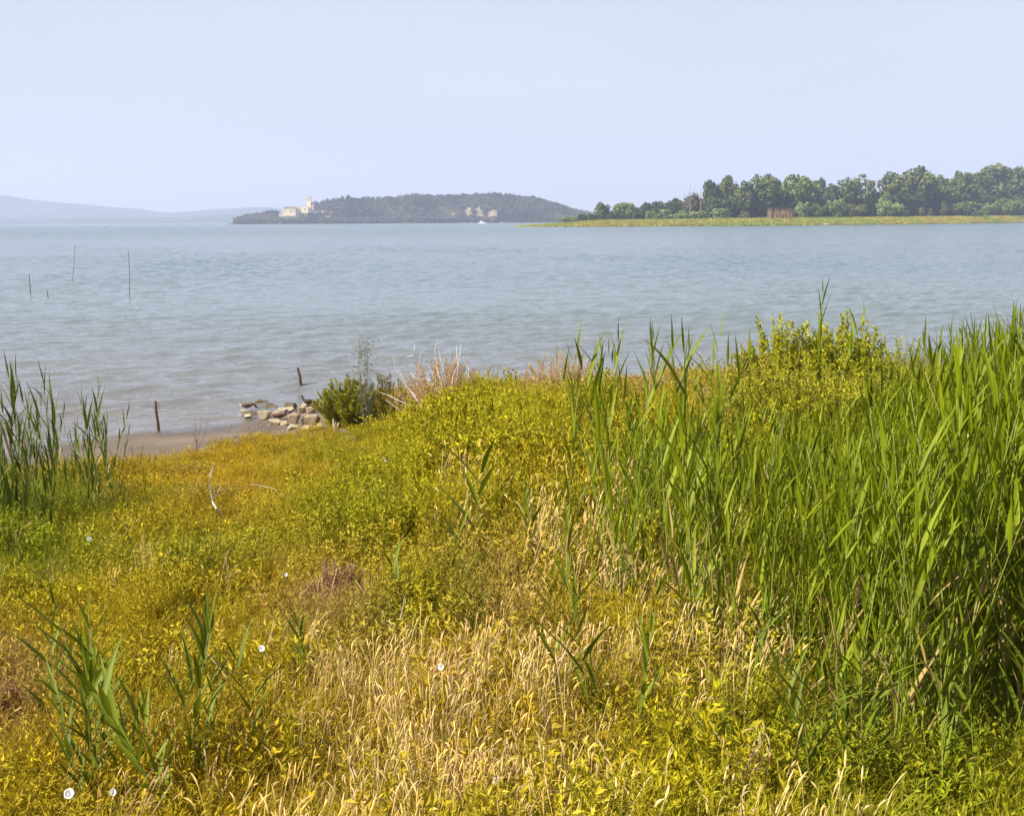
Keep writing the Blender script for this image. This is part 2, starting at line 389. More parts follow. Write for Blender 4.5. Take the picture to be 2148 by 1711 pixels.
def herb_proto(name, h, rad, nst, nlf, L, Wd, seed, spread=0.5, up=0.7):
    r = np.random.default_rng(seed); mb = MB()
    for s in range(nst):
        a = r.uniform(0, 6.283); q = rad * math.sqrt(r.uniform(0, 1)); hh = h * r.uniform(0.62, 1.05)
        root = np.array([q * 0.4 * math.cos(a), q * 0.4 * math.sin(a), -0.05]); lean = np.array([math.cos(a), math.sin(a), 0]) * q * spread * 1.6 + r.normal(size=3) * 0.03
        t = r.uniform(0.12, 1.0, nlf) ** 0.75
        base = root + np.outer(t, np.array([0, 0, hh])) + np.outer(t ** 1.5, lean)
        d = r.normal(size=(nlf, 3)); d[:, 2] = np.abs(d[:, 2]) * 0.4 + up * (0.5 + t)
        V, Q = leaf_quads(base, d, L * r.uniform(0.6, 1.25, nlf) * (1.15 - 0.35 * t), Wd * r.uniform(0.7, 1.2, nlf), r); mb.add(V, Q)
        bl, bq = blades(root[None], np.array([[0, 0, 1.0]]), hh, 0.006, (lean / hh)[None], r, 3); mb.add(bl, bq)
    return mb.mesh(name, M_HERB)
P_TALL = [herb_proto('tall_herb', 1.0, 0.24, 6, 38, 0.100, 0.025, 100 + k) for k in range(5)] + [herb_proto('broad_herb', 1.0, 0.24, 5, 26, 0.105, 0.034, 110 + k, 0.6, 0.45) for k in range(3)] + [herb_proto('fine_herb', 1.05, 0.22, 7, 60, 0.075, 0.009, 115 + k, 0.5, 0.9) for k in range(3)]
P_LOW = [herb_proto('low_herb', 0.42, 0.20, 6, 18, 0.068, 0.016, 120 + k, 0.9, 0.5) for k in range(5)] + [herb_proto('broad_low_herb', 0.36, 0.22, 5, 12, 0.074, 0.026, 130 + k, 1.0, 0.3) for k in range(3)] + [herb_proto('fine_low_herb', 0.48, 0.18, 8, 30, 0.060, 0.006, 135 + k, 0.8, 0.8) for k in range(3)]
def species(x, y, r):
    q = vnoise(x, y, 71, 0.5) + r.normal(0, 0.28, len(x)); n_ = len(x)
    return np.where(q > 0.42, 5 + r.integers(0, 3, n_), np.where(q < -0.30, 8 + r.integers(0, 3, n_), r.integers(0, 5, n_)))

def grass_proto(name, h, rad, nb_, wd, seed, lean=0.25):
    r = np.random.default_rng(seed)
    a = r.uniform(0, 6.283, nb_); q = rad * np.sqrt(r.uniform(0, 1, nb_)); base = np.stack([q * np.cos(a), q * np.sin(a), np.full(nb_, -0.03)], 1)
    d = np.stack([np.cos(a) * 0.35 + r.normal(0, 0.2, nb_), np.sin(a) * 0.35 + r.normal(0, 0.2, nb_), np.ones(nb_)], 1)
    bend = np.stack([r.normal(lean, 0.25, nb_), r.normal(0, 0.25, nb_), -np.abs(r.normal(0.15, 0.15, nb_))], 1)
    V, Q = blades(base, d, h * r.uniform(0.5, 1.1, nb_), wd * r.uniform(0.6, 1.2, nb_), bend, r)
    mb = MB(); mb.add(V, Q); return mb.mesh(name, M_GRASS)
P_GRASS = [grass_proto('grass_tuft', 0.34, 0.13, 46, 0.007, 140 + k) for k in range(5)]
P_LONG = [grass_proto('long_grass', 0.75, 0.14, 34, 0.008, 150 + k, 0.2) for k in range(5)]

def seed_proto(name, h, nst, seed):
    """dry grass stalks with nodding cat-tail seed heads"""
    r = np.random.default_rng(seed); mb = MB()
    for s in range(nst):
        a = r.uniform(0, 6.283); q = 0.16 * math.sqrt(r.uniform()); base = np.array([q * math.cos(a), q * math.sin(a), -0.03])
        L = h * r.uniform(0.72, 1.08); az = r.normal(0.25, 1.3); k = abs(r.normal(0.12, 0.20)); nod = r.uniform(-0.05, 0.55)
        t = np.linspace(0, 1, 7); hd = np.array([math.cos(az), math.sin(az), 0])
        pts = base + np.outer(t, [0, 0, L]) + np.outer(k * L * t ** 1.7, hd)
        wd = 0.0021
        side = np.array([-hd[1], hd[0], 0.0])
        V = np.stack([pts - side * wd, pts + side * wd], 1).reshape(-1, 3); mb.add(V, [[2*i, 2*i+1, 2*i+3, 2*i+2] for i in range(6)])
        # head
        d0 = unit(pts[-1] - pts[-2]); hl = r.uniform(0.05, 0.12); m_ = 6; u = np.linspace(0, 1, m_)
        hp = pts[-1] + np.outer(u * hl, d0) + np.outer(u ** 2 * hl * nod, hd * 0.8 + np.array([0, 0, -0.9]))
        rad = np.array([0.0018, 0.0046, 0.0058, 0.0052, 0.0036, 0.0010]) * r.uniform(0.8, 1.2)
        mb.tube(hp, rad, 5, False)
    nb_ = 16; a = r.uniform(0, 6.283, nb_); q = 0.15 * np.sqrt(r.uniform(0, 1, nb_)); base = np.stack([q * np.cos(a), q * np.sin(a), np.full(nb_, -0.03)], 1)
    d = np.stack([np.cos(a) * 0.4, np.sin(a) * 0.4, np.ones(nb_)], 1); bend = r.normal(0, 0.3, (nb_, 3)); bend[:, 2] = -np.abs(bend[:, 2])
    V, Q = blades(base, d, h * r.uniform(0.35, 0.75, nb_), 0.006, bend, r); mb.add(V, Q)
    return mb.mesh(name, M_GRASS)
P_SEED = [seed_proto('seeding_grass', 0.70, 13, 160 + k) for k in range(7)]

# what grows where: control points in (px, py of the root) -> height, (yellow-green, green, ochre, brown) weights, seeding grass
CP = np.array([
 # px    py    h    yg   gr   oc   br   seed
 [ 100, 1000, .35, .4,  .1,  .5,  .0,  .0], [ 300, 985, .22, .1, .0, .9, .0, .0], [ 450, 960, .22, .0, .0, 1., .0, .0], [ 620, 960, .28, .1, .0, .9, .0, .0],
 [ 330, 1050, .34, .2,  .0,  .8,  .1,  .0], [ 520, 1050, .34, .2, .0, .8, .1, .0], [ 640, 1040, .42, .4, .1, .5, .0, .0], [ 160, 1100, .48, .4, .7, .2, .0, .0],
 [ 420, 1170, .42, .4,  .6,  .1,  .0,  .0], [ 250, 1190, .42, .6, .2, .3, .0, .0], [ 60, 1180, .62, .3, .9, .1, .0, .0], [ 60, 1090, .55, .3, .9, .1, .0, .0], [ 70, 1270, .5, .6, .3, .2, .0, .0], [ 620, 1200, .46, .6, .0, .4, .1, .0],
 [ 730, 1090, .92, .9,  .3,  .1,  .0,  .0], [ 770, 970, .42, .7, .3, .3, .0, .0], [ 690, 1010, .30, .4, .1, .6, .0, .0], [ 690, 955, .15, .3, .1, .6, .0, .0], [ 740, 945, .14, .3, .1, .6, .0, .0], [ 700, 900, .12, .3, .1, .6, .0, .0], [ 880, 940, 1.08, 1., .1, .1, .0, .0], [ 850, 870, .25, .6, .1, .4, .0, .0], [ 950, 860, .45, .8, .1, .3, .0, .0], [1060, 855, .62, .8, .1, .3, .0, .0], [1200, 850, .68, .2, .0, .3, .9, .0], [1350, 850, .68, .2, .0, .3, .9, .0], [1480, 840, .42, .2, .0, .3, .9, .0], [ 900, 800, .18, .2, .0, .3, .9, .0], [1100, 800, .2, .2, .0, .3, .9, .0], [1300, 800, .22, .2, .0, .3, .9, .0], [1500, 800, .25, .2, .0, .3, .9, .0], [1620, 860, .7, .6, .3, .4, .0, .0], [1780, 850, .7, .6, .4, .2, .0, .0], [1940, 820, .35, .3, .0, .7, .2, .0], [1940, 770, .15, .2, .0, .8, .3, .0], [2100, 820, .5, .5, .3, .3, .0, .0], [1000, 930, 1.45, 1., .1, .0, .0, .0],
 [ 860, 1080, .95, 1.,  .1,  .1,  .0,  .0], [1020, 1060, 1.25, 1., .2, .0, .0, .0], [1150, 940, 1.42, 1., .0, .2, .0, .0], [1180, 1080, 1.1, .8, .3, .2, .0, .0],
 [ 790, 1150, 1.0, .8,  .3,  .2,  .0,  .0], [ 940, 1150, 1.05, .8, .2, .3, .0, .0], [1060, 1160, 1.0, .7, .1, .3, .1, .0], [ 655, 1110, .40, .5, .1, .5, .0, .0], [ 770, 1250, .50, .4, .1, .5, .3, .0], [ 900, 1250, .52, .5, .1, .5, .1, .0], [1050, 1260, .55, .3, .1, .4, .5, .0], [1330, 930, 1.2, .6, .0, .6, .0, .0],
 [1430, 895, 1.05, .6,  .1,  .5,  .0,  .0], [1530, 890, 1.1, .7,  .1,  .4,  .0,  .0], [1480, 940, 1.1,  .5,  .1,  .6,  .0,  .0], [1330, 1080, .9, .6, .4, .3, .0, .0], [1500, 1050, .9, .7, .5, .2, .0, .0], [1110, 1130, 1.0, .8, .2, .2, .0, .0], [1310, 1200, .85, .6, .4, .3, .0, .1], [1450, 1250, .8, .5, .5, .3, .0, .1], [1650, 950, 1.3, .8, .4, .2, .0, .0],
 [1800, 950, 1.2,  .7,  .6,  .0,  .0,  .0], [2000, 900, 1.0, .5, .5, .2, .0, .0], [2148, 900, 1.0, .5, .6, .0, .0, .0], [1700, 1150, .9, .5, .7, .2, .0, .1],
 [1950, 1150, .9,  .4,  .8,  .0,  .0,  .0], [2148, 1200, .9, .5, .8, .0, .0, .0], [ 690, 1320, .50, .1, .0, .3, .9, .0], [ 760, 1390, .45, .1, .0, .5, .7, .0], [ 600, 1400, .48, .5, .0, .5, .1, .05],
 [1060, 1320, .60, .2,  .0,  .4,  .8,  .0], [ 880, 1320, .55, .6, .1, .4, .1, .0], [1210, 1200, .95, .2, .0, .4, .1, 1.0], [1200, 1300, .7, .6, .0, .5, .1, .35],
 [ 500, 1300, .50, .5,  .1,  .6,  .0,  .0], [ 300, 1320, .48, .6, .0, .5, .0, .0], [ 120, 1340, .48, .5, .1, .5, .1, .0], [ 30, 1500, .42, .1, .0, .5, .7, .1],
 [ 480, 1440, .48, .5,  .1,  .5,  .1,  .08], [ 250, 1520, .44, .5, .1, .6, .0, .05], [ 100, 1700, .44, .4, .1, .6, .0, .15], [ 330, 1750, .46, .4, .1, .7, .0, .22],
 [ 620, 1560, .50, .5,  .0,  .5,  .0,  .3], [ 560, 1800, .52, .3, .0, .7, .0, .5], [ 800, 1560, .55, .1, .0, .9, .0, .9], [ 980, 1560, .60, .1, .0, .9, .0, 1.0], [ 900, 1420, .5, .4, .0, .7, .2, .25],
 [ 900, 1750, .55, .2,  .0,  .8,  .0,  .9], [1150, 1540, .62, .2, .1, .8, .0, .9], [1120, 1400, .55, .4, .0, .7, .2, .45], [1350, 1520, .62, .3, .2, .6, .0, .7], [1480, 1480, .62, .4, .4, .4, .0, .35],
 [1120, 1780, .52, .5,  .1,  .5,  .0,  .3], [1350, 1800, .60, .6, .2, .4, .0, .12], [1500, 1750, .75, .7, .5, .2, .0, .1], [1350, 1320, .75, .5, .3, .4, .0, .2],
 [1600, 1420, .60, .4,  .4,  .4,  .0,  .30], [1750, 1400, .55, .4, .6, .2, .0, .05], [1950, 1450, .40, .4, .7, .2, .0, .0], [2148, 1450, .40, .4, .7, .2, .0, .0],
 [1750, 1700, .52, .4,  .9,  .2,  .0,  .0], [2000, 1720, .48, .4, .9, .2, .0, .0], [2148, 1750, .48, .4, .8, .3, .0, .0], [1850, 1560, .40, .4, .8, .2, .0, .0], [2050, 1580, .36, .4, .8, .2, .0, .0], [1400, 1400, .6, .5, .2, .5, .0, .25], [1120, 1230, .8, .7, .1, .4, .1, .0], [1290, 1250, .8, .6, .3, .4, .0, .05],
 [ 300, 2100, .50, .4,  .1,  .7,  .0,  .4], [900, 2100, .50, .4, .1, .7, .0, .5], [1500, 2000, .55, .5, .5, .4, .0, .15], [2100, 2000, .55, .4, .8, .3, .0, .0]], float)
def veg(px, py):
    px = np.clip(px, -150, 2300); out_ = np.zeros((len(px), 6)); 
    for s in range(0, len(px), 20000):
        dx = (px[s:s+20000, None] - CP[None, :, 0]) / 72.0; dy = (py[s:s+20000, None] - CP[None, :, 1]) / 50.0
        w = np.exp(-0.5 * np.minimum(dx * dx + dy * dy, 200)) + 1e-9 / (1 + dx * dx + dy * dy)
        out_[s:s+20000] = (w @ CP[:, 2:]) / w.sum(1, keepdims=True)
    return out_
def veg_at(x, y):
    z = ground_z(x, y); px, py = project(np.stack([x, y, z], 1)); v = veg(px, py)
    d = shore_y(x) - y
    beach = np.where(px < 560, sstep(3.6, 6.2, d), np.where(px < 770, sstep(6.0, 8.8, d), sstep(0.8, 3.0, d)))
    return z, px, py, v, d, beach

def sample_land(dens, y0, y1, seed, pad=2.0):
    r = np.random.default_rng(seed); w1 = 0.5 * y1 + pad; n_ = int(dens * 2 * w1 * (y1 - y0))
    x = r.uniform(-w1, w1, n_); y = r.uniform(y0, y1, n_)
    k = (np.abs(x) < 0.5 * y + pad) & (y < shore_y(x) - 0.3); return x[k], y[k], r

PAL = np.array([[0.455, 0.408, 0.007], [0.200, 0.280, 0.007], [0.490, 0.348, 0.010], [0.430, 0.285, 0.110]])
def tints(v, r, x=None, y=None):
    if x is not None:      # patches of one growth or another
        v = v.copy(); q = vnoise(x, y, 33, 0.9)[:, None]; q2 = vnoise(x, y, 34, 0.55)[:, None]
        v[:, 2:3] = np.clip(v[:, 2:3] + 0.5 * np.clip(q - .15, 0, 1), 0, 1.2); v[:, 4:5] = np.clip(v[:, 4:5] + 0.55 * np.clip(q2 - .35, 0, 1), 0, 1.2); v[:, 3:4] = np.clip(v[:, 3:4] + 0.4 * np.clip(-q - .1, 0, 1), 0, 1.2)
    w = v[:, 1:5] ** 1.5 + 0.02; w = w * r.uniform(0.35, 1.0, w.shape) ** 1.4; w /= w.sum(1, keepdims=True)
    return (w @ PAL) * KF * r.uniform(0.72, 1.22, (len(v), 1))

# tall and low herbs
x, y, r = sample_land(22, 4.4, 38, 201)
z, px, py, v, d, beach = veg_at(x, y); hgt = v[:, 0] * (1.06 + 0.28 * vnoise(x, y, 31, 0.5) + 0.12 * vnoise(x, y, 35, 1.6) + 0.35 * (r.uniform(size=len(x)) > 0.95)) * (0.35 + 0.65 * beach)
tall = (hgt > 0.62) & (r.uniform(size=len(x)) < beach) & (r.uniform(size=len(x)) > 0.75 * np.clip(v[:, 5], 0, 0.9))
k = np.where(tall)[0]; n_ = len(k); sc = np.clip(hgt[k], 0.5, 1.5)
scatter('herb_thicket', P_TALL, np.stack([x[k], y[k], z[k]], 1), np.stack([r.normal(0, .10, n_), r.normal(0, .10, n_), r.uniform(0, 6.28, n_)], 1),
        np.stack([np.sqrt(sc) * 1.02, np.sqrt(sc) * 1.02, sc], 1), species(x[k], y[k], r), tints(v[k], r, x[k], y[k]), 'thicket of yellow-green leafy herbs rising across the middle of the bank')
x, y, r = sample_land(36, 4.4, 34, 202)
z, px, py, v, d, beach = veg_at(x, y); hgt = v[:, 0] * (1 + 0.34 * vnoise(x, y, 32, 0.5)) * (0.4 + 0.6 * beach)
low = (hgt < 0.75) & (r.uniform(size=len(x)) < beach * (1 - 0.35 * ((px > 1600) & (py > 1350))) * np.clip(1.15 - 0.55 * v[:, 5], 0, 1)) & (hgt > 0.12)
k = np.where(low)[0]; n_ = len(k); sc = np.clip(hgt[k] / 0.42, 0.45, 1.7)
scatter('low_herbs', P_LOW, np.stack([x[k], y[k], z[k]], 1), np.stack([r.normal(0, .15, n_), r.normal(0, .15, n_), r.uniform(0, 6.28, n_)], 1),
        np.stack([np.sqrt(sc)] * 2 + [sc], 1), species(x[k], y[k], r), tints(v[k], r, x[k], y[k]), 'low yellow-olive herbs covering the bank at left and in front')
# short ochre grass behind the mud, long grass among the herbs
x, y, r = sample_land(40, 4.4, 34, 203)
z, px, py, v, d, beach = veg_at(x, y)
pr = beach * np.clip(0.25 + 0.9 * v[:, 3], 0, 1) * (v[:, 0] < 0.75) + 0.16 * (beach > 0.02) * (px < 720) * (d > 1.6)
k = np.where(r.uniform(size=len(x)) < pr)[0]; n_ = len(k); sc = np.clip(v[k, 0] / 0.32, 0.4, 1.6) * r.uniform(0.6, 1.15, n_) * (0.55 + 0.45 * beach[k])
gt = tints(v[k], r, x[k], y[k]) * np.array([1.15, 1.02, 1.1])
scatter('short_grass', P_GRASS, np.stack([x[k], y[k], z[k]], 1), np.stack([r.normal(0, .1, n_), r.normal(0, .1, n_), r.normal(0, .7, n_)], 1),
        np.stack([sc * 0.9, sc * 0.9, sc], 1), r.integers(0, len(P_GRASS), n_), gt, 'short ochre grass behind the muddy beach and between the herbs')
x, y, r = sample_land(22, 4.4, 23, 204)
z, px, py, v, d, beach = veg_at(x, y)
pr = np.clip(0.14 + 0.5 * v[:, 5] + 0.45 * (px > 1250) + 0.75 * ((px < 250) & (py < 1270)), 0, 1) * beach * ((y < 16) | (px < 300))
k = np.where(r.uniform(size=len(x)) < pr)[0]; n_ = len(k); sc = np.clip(v[k, 0] / 0.62, 0.5, 1.4) * r.uniform(0.7, 1.2, n_)
gold = np.array([0.42, 0.31, 0.06]); gf = np.clip(v[k, 5:6], 0, 1)
gt = (tints(v[k], r, x[k], y[k]) * (1 - gf) + gold * gf) * r.uniform(0.8, 1.2, (n_, 1))
scatter('long_grass', P_LONG, np.stack([x[k], y[k], z[k]], 1), np.stack([r.normal(0, .1, n_), r.normal(0, .1, n_), r.normal(0, .7, n_)], 1),
        np.stack([sc * 0.9, sc * 0.9, sc], 1), r.integers(0, len(P_LONG), n_), gt, 'long thin grass blades among the herbs in the foreground')
# golden seeding grass
x, y, r = sample_land(34, 4.4, 15, 205)
z, px, py, v, d, beach = veg_at(x, y)
pr = np.clip(v[:, 5] * 1.05 - 0.04, 0, 1) * np.clip(0.55 + 0.65 * vnoise(x, y, 37, 0.45), 0.05, 1) + 0.012
k = np.where(r.uniform(size=len(x)) < pr)[0]; n_ = len(k); sc = np.clip(v[k, 0] / 0.62, 0.6, 1.45) * r.uniform(0.8, 1.15, n_)
gt = np.array([0.80, 0.62, 0.26]) * r.uniform(0.72, 1.15, (n_, 1)) * np.stack([np.ones(n_), r.uniform(0.9, 1.04, n_), r.uniform(0.7, 1.25, n_)], 1)
scatter('seeding_grass', P_SEED, np.stack([x[k], y[k], z[k]], 1), np.stack([r.normal(0, .1, n_), r.normal(0.06, .18, n_), r.normal(0, .9, n_)], 1),
        np.stack([sc, sc, sc], 1), r.integers(0, len(P_SEED), n_), gt, 'dry golden grass with nodding seed heads in the foreground')

# ------------------------------------------------------------------ reeds: every stalk a thing
def leaf_blade(name, L, Wd, a0, droop, seed, mat):
    """one reed leaf: base at origin, rises at angle a0 from the vertical towards +X, then bends over"""
    r = np.random.default_rng(seed); seg = 6; V = []; p = np.zeros(3); a = a0; tw = r.normal(0, 0.25)
    for i in range(seg + 1):
        t = i / seg; w = Wd * (0.45 + 1.9 * t if t < 0.29 else 1.0) * max(0.03, 1 - max(0, t - 0.35) / 0.65) ** 0.8 * 0.5
        th = tw * t; sd_ = np.array([math.sin(th) * math.cos(a), math.cos(th), -math.sin(th) * math.sin(a)])
        nrm = np.array([-math.cos(a), 0, math.sin(a)])
        V += [p - sd_ * w + nrm * w * 0.3, p - nrm * w * 0.12, p + sd_ * w + nrm * w * 0.3]
        p = p + np.array([math.sin(a), 0, math.cos(a)]) * L / seg; a += droop / seg * (0.4 + 1.6 * t)
    Q = []
    for i in range(seg):
        for k in (0, 1): Q.append([3*i+k, 3*i+k+1, 3*i+k+4, 3*i+k+3])
    return mesh_np(name, np.array(V), np.array(Q), [mat], smooth=True)
def leaf_set(mat, Ls, Ws, angs, droops, seed):
    return [leaf_blade('leaf', L, w, a, dr, seed + i, mat) for i, (L, w, a, dr) in enumerate(zip(Ls, Ws, angs, droops))]
LV_A = leaf_set(M_REED, [.50, .56, .44, .60, .52, .40, .48, .34], [.036, .040, .034, .038, .033, .033, .041, .028], [.30, .40, .25, .34, .46, .22, .56, .12], [.15, .35, .08, .22, .55, .10, .25, .08], 300)
LV_B = leaf_set(M_REED_DARK, [.62, .70, .55, .66, .50, .74, .45, .58], [.056, .058, .050, .054, .048, .058, .050, .044], [.22, .16, .30, .12, .42, .20, .60, .08], [.15, .30, .55, .10, .9, .2, .5, .05], 320)
LV_C = leaf_set(M_REED_MID, [.44, .40, .50, .38, .42, .36, .46, .30], [.046, .044, .048, .040, .044, .038, .046, .034], [.55, .48, .68, .42, .75, .36, .60, .14], [.2, .35, .4, .15, .4, .15, .3, .05], 340)

M_DEADLEAF = leaf_mat('dead_reed_leaf', (0.46, 0.33, 0.13), 0.2, 0.7, 0.35, 3.0, 0.1)
DRY = {}
for me_ in LV_A + LV_B + LV_C:
    c_ = me_.copy(); c_.materials[0] = M_DEADLEAF; DRY[me_.name] = c_
def reed_proto(kind_, seed):
    """stem mesh + list of (leaf mesh, local matrix); authored 2.5 m tall"""
    r = np.random.default_rng(seed); H = 1.35 if kind_ == 'C' else 2.5; LV = {'A': LV_A, 'B': LV_B, 'C': LV_C}[kind_]
    lean = r.normal(0, 0.10, 2); t = np.linspace(0, 1, 7)
    def pos(u): return np.array([lean[0] * H * u ** 1.6, lean[1] * H * u ** 1.6, H * u * 0.995])
    mb = MB(); mb.tube(np.array([pos(u) for u in t]), (0.0065 if kind_ == 'C' else 0.0085) * (1 - 0.75 * t), 5)
    st = mb.mesh('stem', M_STEM, True); lv = []
    nl = {'A': 14, 'B': 10, 'C': 11}[kind_]; lo = {'A': 0.10, 'B': 0.06, 'C': 0.22}[kind_]
    az0 = r.uniform(0, 6.283)
    for i in range(nl):
        u = lo + (1 - lo) * (i / (nl - 1)) ** 0.85
        az = az0 + i * math.pi + r.normal(0, 0.5)
        me = LV[7] if i == nl - 1 else LV[r.integers(0, 7)]
        s = r.uniform(0.85, 1.15) * (0.75 if i >= nl - 2 else 1.0)
        M = Matrix.Translation(Vector(pos(u * 0.985))) @ Matrix.Rotation(az, 4, 'Z') @ Matrix.Diagonal((s, s, s, 1))
        lv.append((me, M))
    return st, lv
RP = {k: [reed_proto(k, 400 + 20 * j + i) for i in range(9)] for j, k in enumerate('ABC')}

def reed(kind_, loc, H, rz, label, group=None, tilt=(0, 0), proto=None):
    st, lv = RP[kind_][proto if proto is not None else random.randrange(9)]
    t = thing('reed', label, 'reed', (loc[0], loc[1], loc[2] - 0.03), rz, group, H / (1.35 if kind_ == 'C' else 2.5))
    t.rotation_euler = (tilt[1], tilt[0], rz)
    obj('stem', st, t)
    dry = set(np.random.default_rng(int(abs(loc[0] * 977 + loc[1] * 131) * 10)).choice(5, 1 + random.randrange(2), replace=False)) if kind_ != 'C' else set()
    for i, (me, M) in enumerate(lv): obj('leaf', DRY[me.name] if i in dry else me, t, mat4=M)
    return t
def joined_reed(kind_, i, mat=None):
    st, lv = RP[kind_][i]; mb = MB()
    for me, M in [(st, Matrix.Identity(4))] + lv:
        co = np.zeros(len(me.vertices) * 3, np.float32); me.vertices.foreach_get('co', co); co = co.reshape(-1, 3) @ np.array(M.to_3x3()).T + np.array(M.translation)
        q = [list(p_.vertices) for p_ in me.polygons if len(p_.vertices) == 4]; mb.add(co, q)
    return mb.mesh('reed_clump', mat or M_REED, True)

TOPX = [900, 1150, 1250, 1300, 1380, 1450, 1550, 1700, 1850, 1950, 2050, 2148, 2300]
TOPY = [980, 960, 900, 860, 815, 815, 855, 850, 800, 725, 675, 655, 620]
def reed_height(x, y, r, drop):
    z = gz(x, y); px_, _ = project([[x, y, z]])
    ty = np.interp(px_[0], TOPX, TOPY) + drop
    return float(np.clip(at_y(px_[0], ty, y)[2] - z, 0.9, 3.6)), z, px_[0]
r = np.random.default_rng(500)
cand = []
for _ in range(3000):
    y = r.uniform(6.7, 19.0); pxr = r.uniform(1180, 2330)
    x = (pxr - 1074) / FPX * (y * 0.986 + 0.7)
    front = np.interp(pxr, [1180, 1350, 1600, 1800, 2330], [10.0, 9.0, 7.8, 7.0, 6.7])
    den = np.interp(pxr, [1180, 1300, 1500, 1650, 1850, 2330], [.18, .34, .46, .54, .60, .60])
    if y > 15 and pxr < 1830: den *= 0.25
    if y < front or r.uniform() > den: continue
    h, z, _p = reed_height(x, y, r, abs(r.normal(0, 130)) + (200 * r.uniform() if y < 10 else 0))
    if pxr < 1500 and r.uniform() < .16: h = float(np.clip(at_y(pxr, r.uniform(705, 820), y)[2] - z, 1.0, 3.3))
    if h >= 1.0: cand.append((y, x, z, h, pxr))
cand.sort(); extraP = []; extraS = []; n_bed = n_sc = 0
for y, x, z, h, pxr in cand:
    vis = pxr < 2200
    if pxr > 1560 and vis and n_bed < 91:
        n_bed += 1
        reed('A', (x, y, z), h, r.uniform(0, 6.28), 'tall green reed in the front rows of the dense reed bed along the right edge', 'reeds of the dense bed at right', (r.normal(-0.04, .07), r.normal(0, .06)))
    elif pxr <= 1560 and n_sc < 92:
        n_sc += 1
        reed('A', (x, y, z), h, r.uniform(0, 6.28), 'green reed in the thin stand between the golden grass and the dense bed', 'reeds of the thin stand right of the centre', (r.normal(0, .06), r.normal(0, .05)))
    else: extraP.append((x, y, z - 0.03)); extraS.append(h / 2.5)
n_ = len(extraP)
scatter('reed_bed', [joined_reed('A', i) for i in range(6)], np.array(extraP), np.stack([r.normal(0, .06, n_), r.normal(-.03, .06, n_), r.uniform(0, 6.28, n_)], 1),
        np.repeat(np.array(extraS)[:, None], 3, 1), r.integers(0, 6, n_), np.tile([0.12, 0.22, 0.02], (n_, 1)), 'close-set green reeds filling the back of the bed at right')
# left waterside clump
lP = []; lS = []
for i in range(170):
    pxr = r.uniform(-70, 255) if i < 155 else r.uniform(240, 330)
    pyr = r.uniform(1005, 1100 + 90 * (pxr < 120)) - (20 if pxr > 230 else 0)
    g = on_ground(pxr, pyr)
    top = np.interp(pxr, [-60, 0, 60, 140, 210, 260, 330], [830, 800, 752, 770, 800, 880, 985]) + (abs(r.normal(0, 75)) if i < 46 else r.uniform(110, 260))
    h = float(np.clip(at_y(pxr, top, g[1])[2] - g[2], 0.5, 2.9))
    if i % 5 > 1: lP.append(g - np.array([0, 0, .03])); lS.append(h / 2.5); continue
    reed('B', g, h, r.uniform(0, 6.28), 'dark green reed in the clump by the water at the left edge', 'reeds of the waterside clump at left', (r.normal(0.0, .07), r.normal(0, .05)))
n_ = len(lP)
scatter('waterside_reeds', [joined_reed('B', i, M_REED_DARK) for i in range(6)], np.array(lP), np.stack([r.normal(0, .06, n_), r.normal(0, .07, n_), r.uniform(0, 6.28, n_)], 1),
        np.repeat(np.array(lS)[:, None], 3, 1), r.integers(0, 6, n_), np.ones((n_, 3)), 'short reeds filling the waterside clump at left')
# single reeds standing apart: (root px, root py, top px, top py, kind, label)
SINGLE = [
 (210, 1700, 165, 1290, 'C', 'broad-leaved young reed at lower left, its leaves fanning to the left'),
 (385, 1700, 300, 1310, 'C', 'young reed with a long pale leaf, lower left, beside the fanned one'),
 (180, 1720, 120, 1370, 'C', 'low leaning shoot left of the fanned reed'), (240, 1660, 205, 1330, 'C', 'upright shoot close behind the fanned reed'), (420, 1690, 410, 1400, 'C', 'short shoot right of the reed with the long pale leaf'),
 (640, 1500, 640, 1300, 'C', 'leaning shoot just right of the crossed dark leaves'),
 (120, 1560, 60, 1260, 'C', 'short dark reed near the left edge below the green herbs'),
 (625, 1480, 615, 1265, 'C', 'young reed with crossed dark leaves above the white flower at left'),
 (560, 1620, 575, 1330, 'C', 'thin reed standing just right of the white flower at left'),
 (985, 1270, 968, 940, 'C', 'dark slender reed rising in front of the yellow thicket'),
 (930, 1290, 915, 1075, 'C', 'short reed left of the slender dark one, before the thicket'),
 (860, 1330, 830, 1130, 'C', 'narrow pale reed at the foot of the thicket'),
 (1010, 1400, 1000, 1160, 'C', 'dark leaning reed between the two brown patches'),
 (1120, 1250, 1085, 1030, 'C', 'green reed left of the pale seed heads in the middle'),
 (1170, 1560, 1155, 1195, 'C', 'tall reed in the golden grass, leftmost of three'),
 (1240, 1600, 1215, 1215, 'C', 'tall reed in the golden grass, middle of three'),
 (1335, 1620, 1325, 1310, 'C', 'dark reed in the golden grass, rightmost of three'),
 (1570, 1560, 1550, 1255, 'C', 'dark green reed right of the golden grass'),
 (1270, 1640, 1190, 1400, 'C', 'short reed with one bright leaf at the foot of the golden grass'),
 (1700, 1640, 1660, 1330, 'C', 'green reed at the near edge of the dense bed'),
]
for i, (a, b_, c_, d_, k_, lb) in enumerate(SINGLE):
    g = on_ground(a, b_); top = at_y(c_, d_, g[1]); h = max(0.7, top[2] - g[2])
    reed(k_, g, h, r.uniform(0, 6.28), lb, None, (math.atan2(top[0] - g[0], h), r.normal(0, .04)), i % 9)
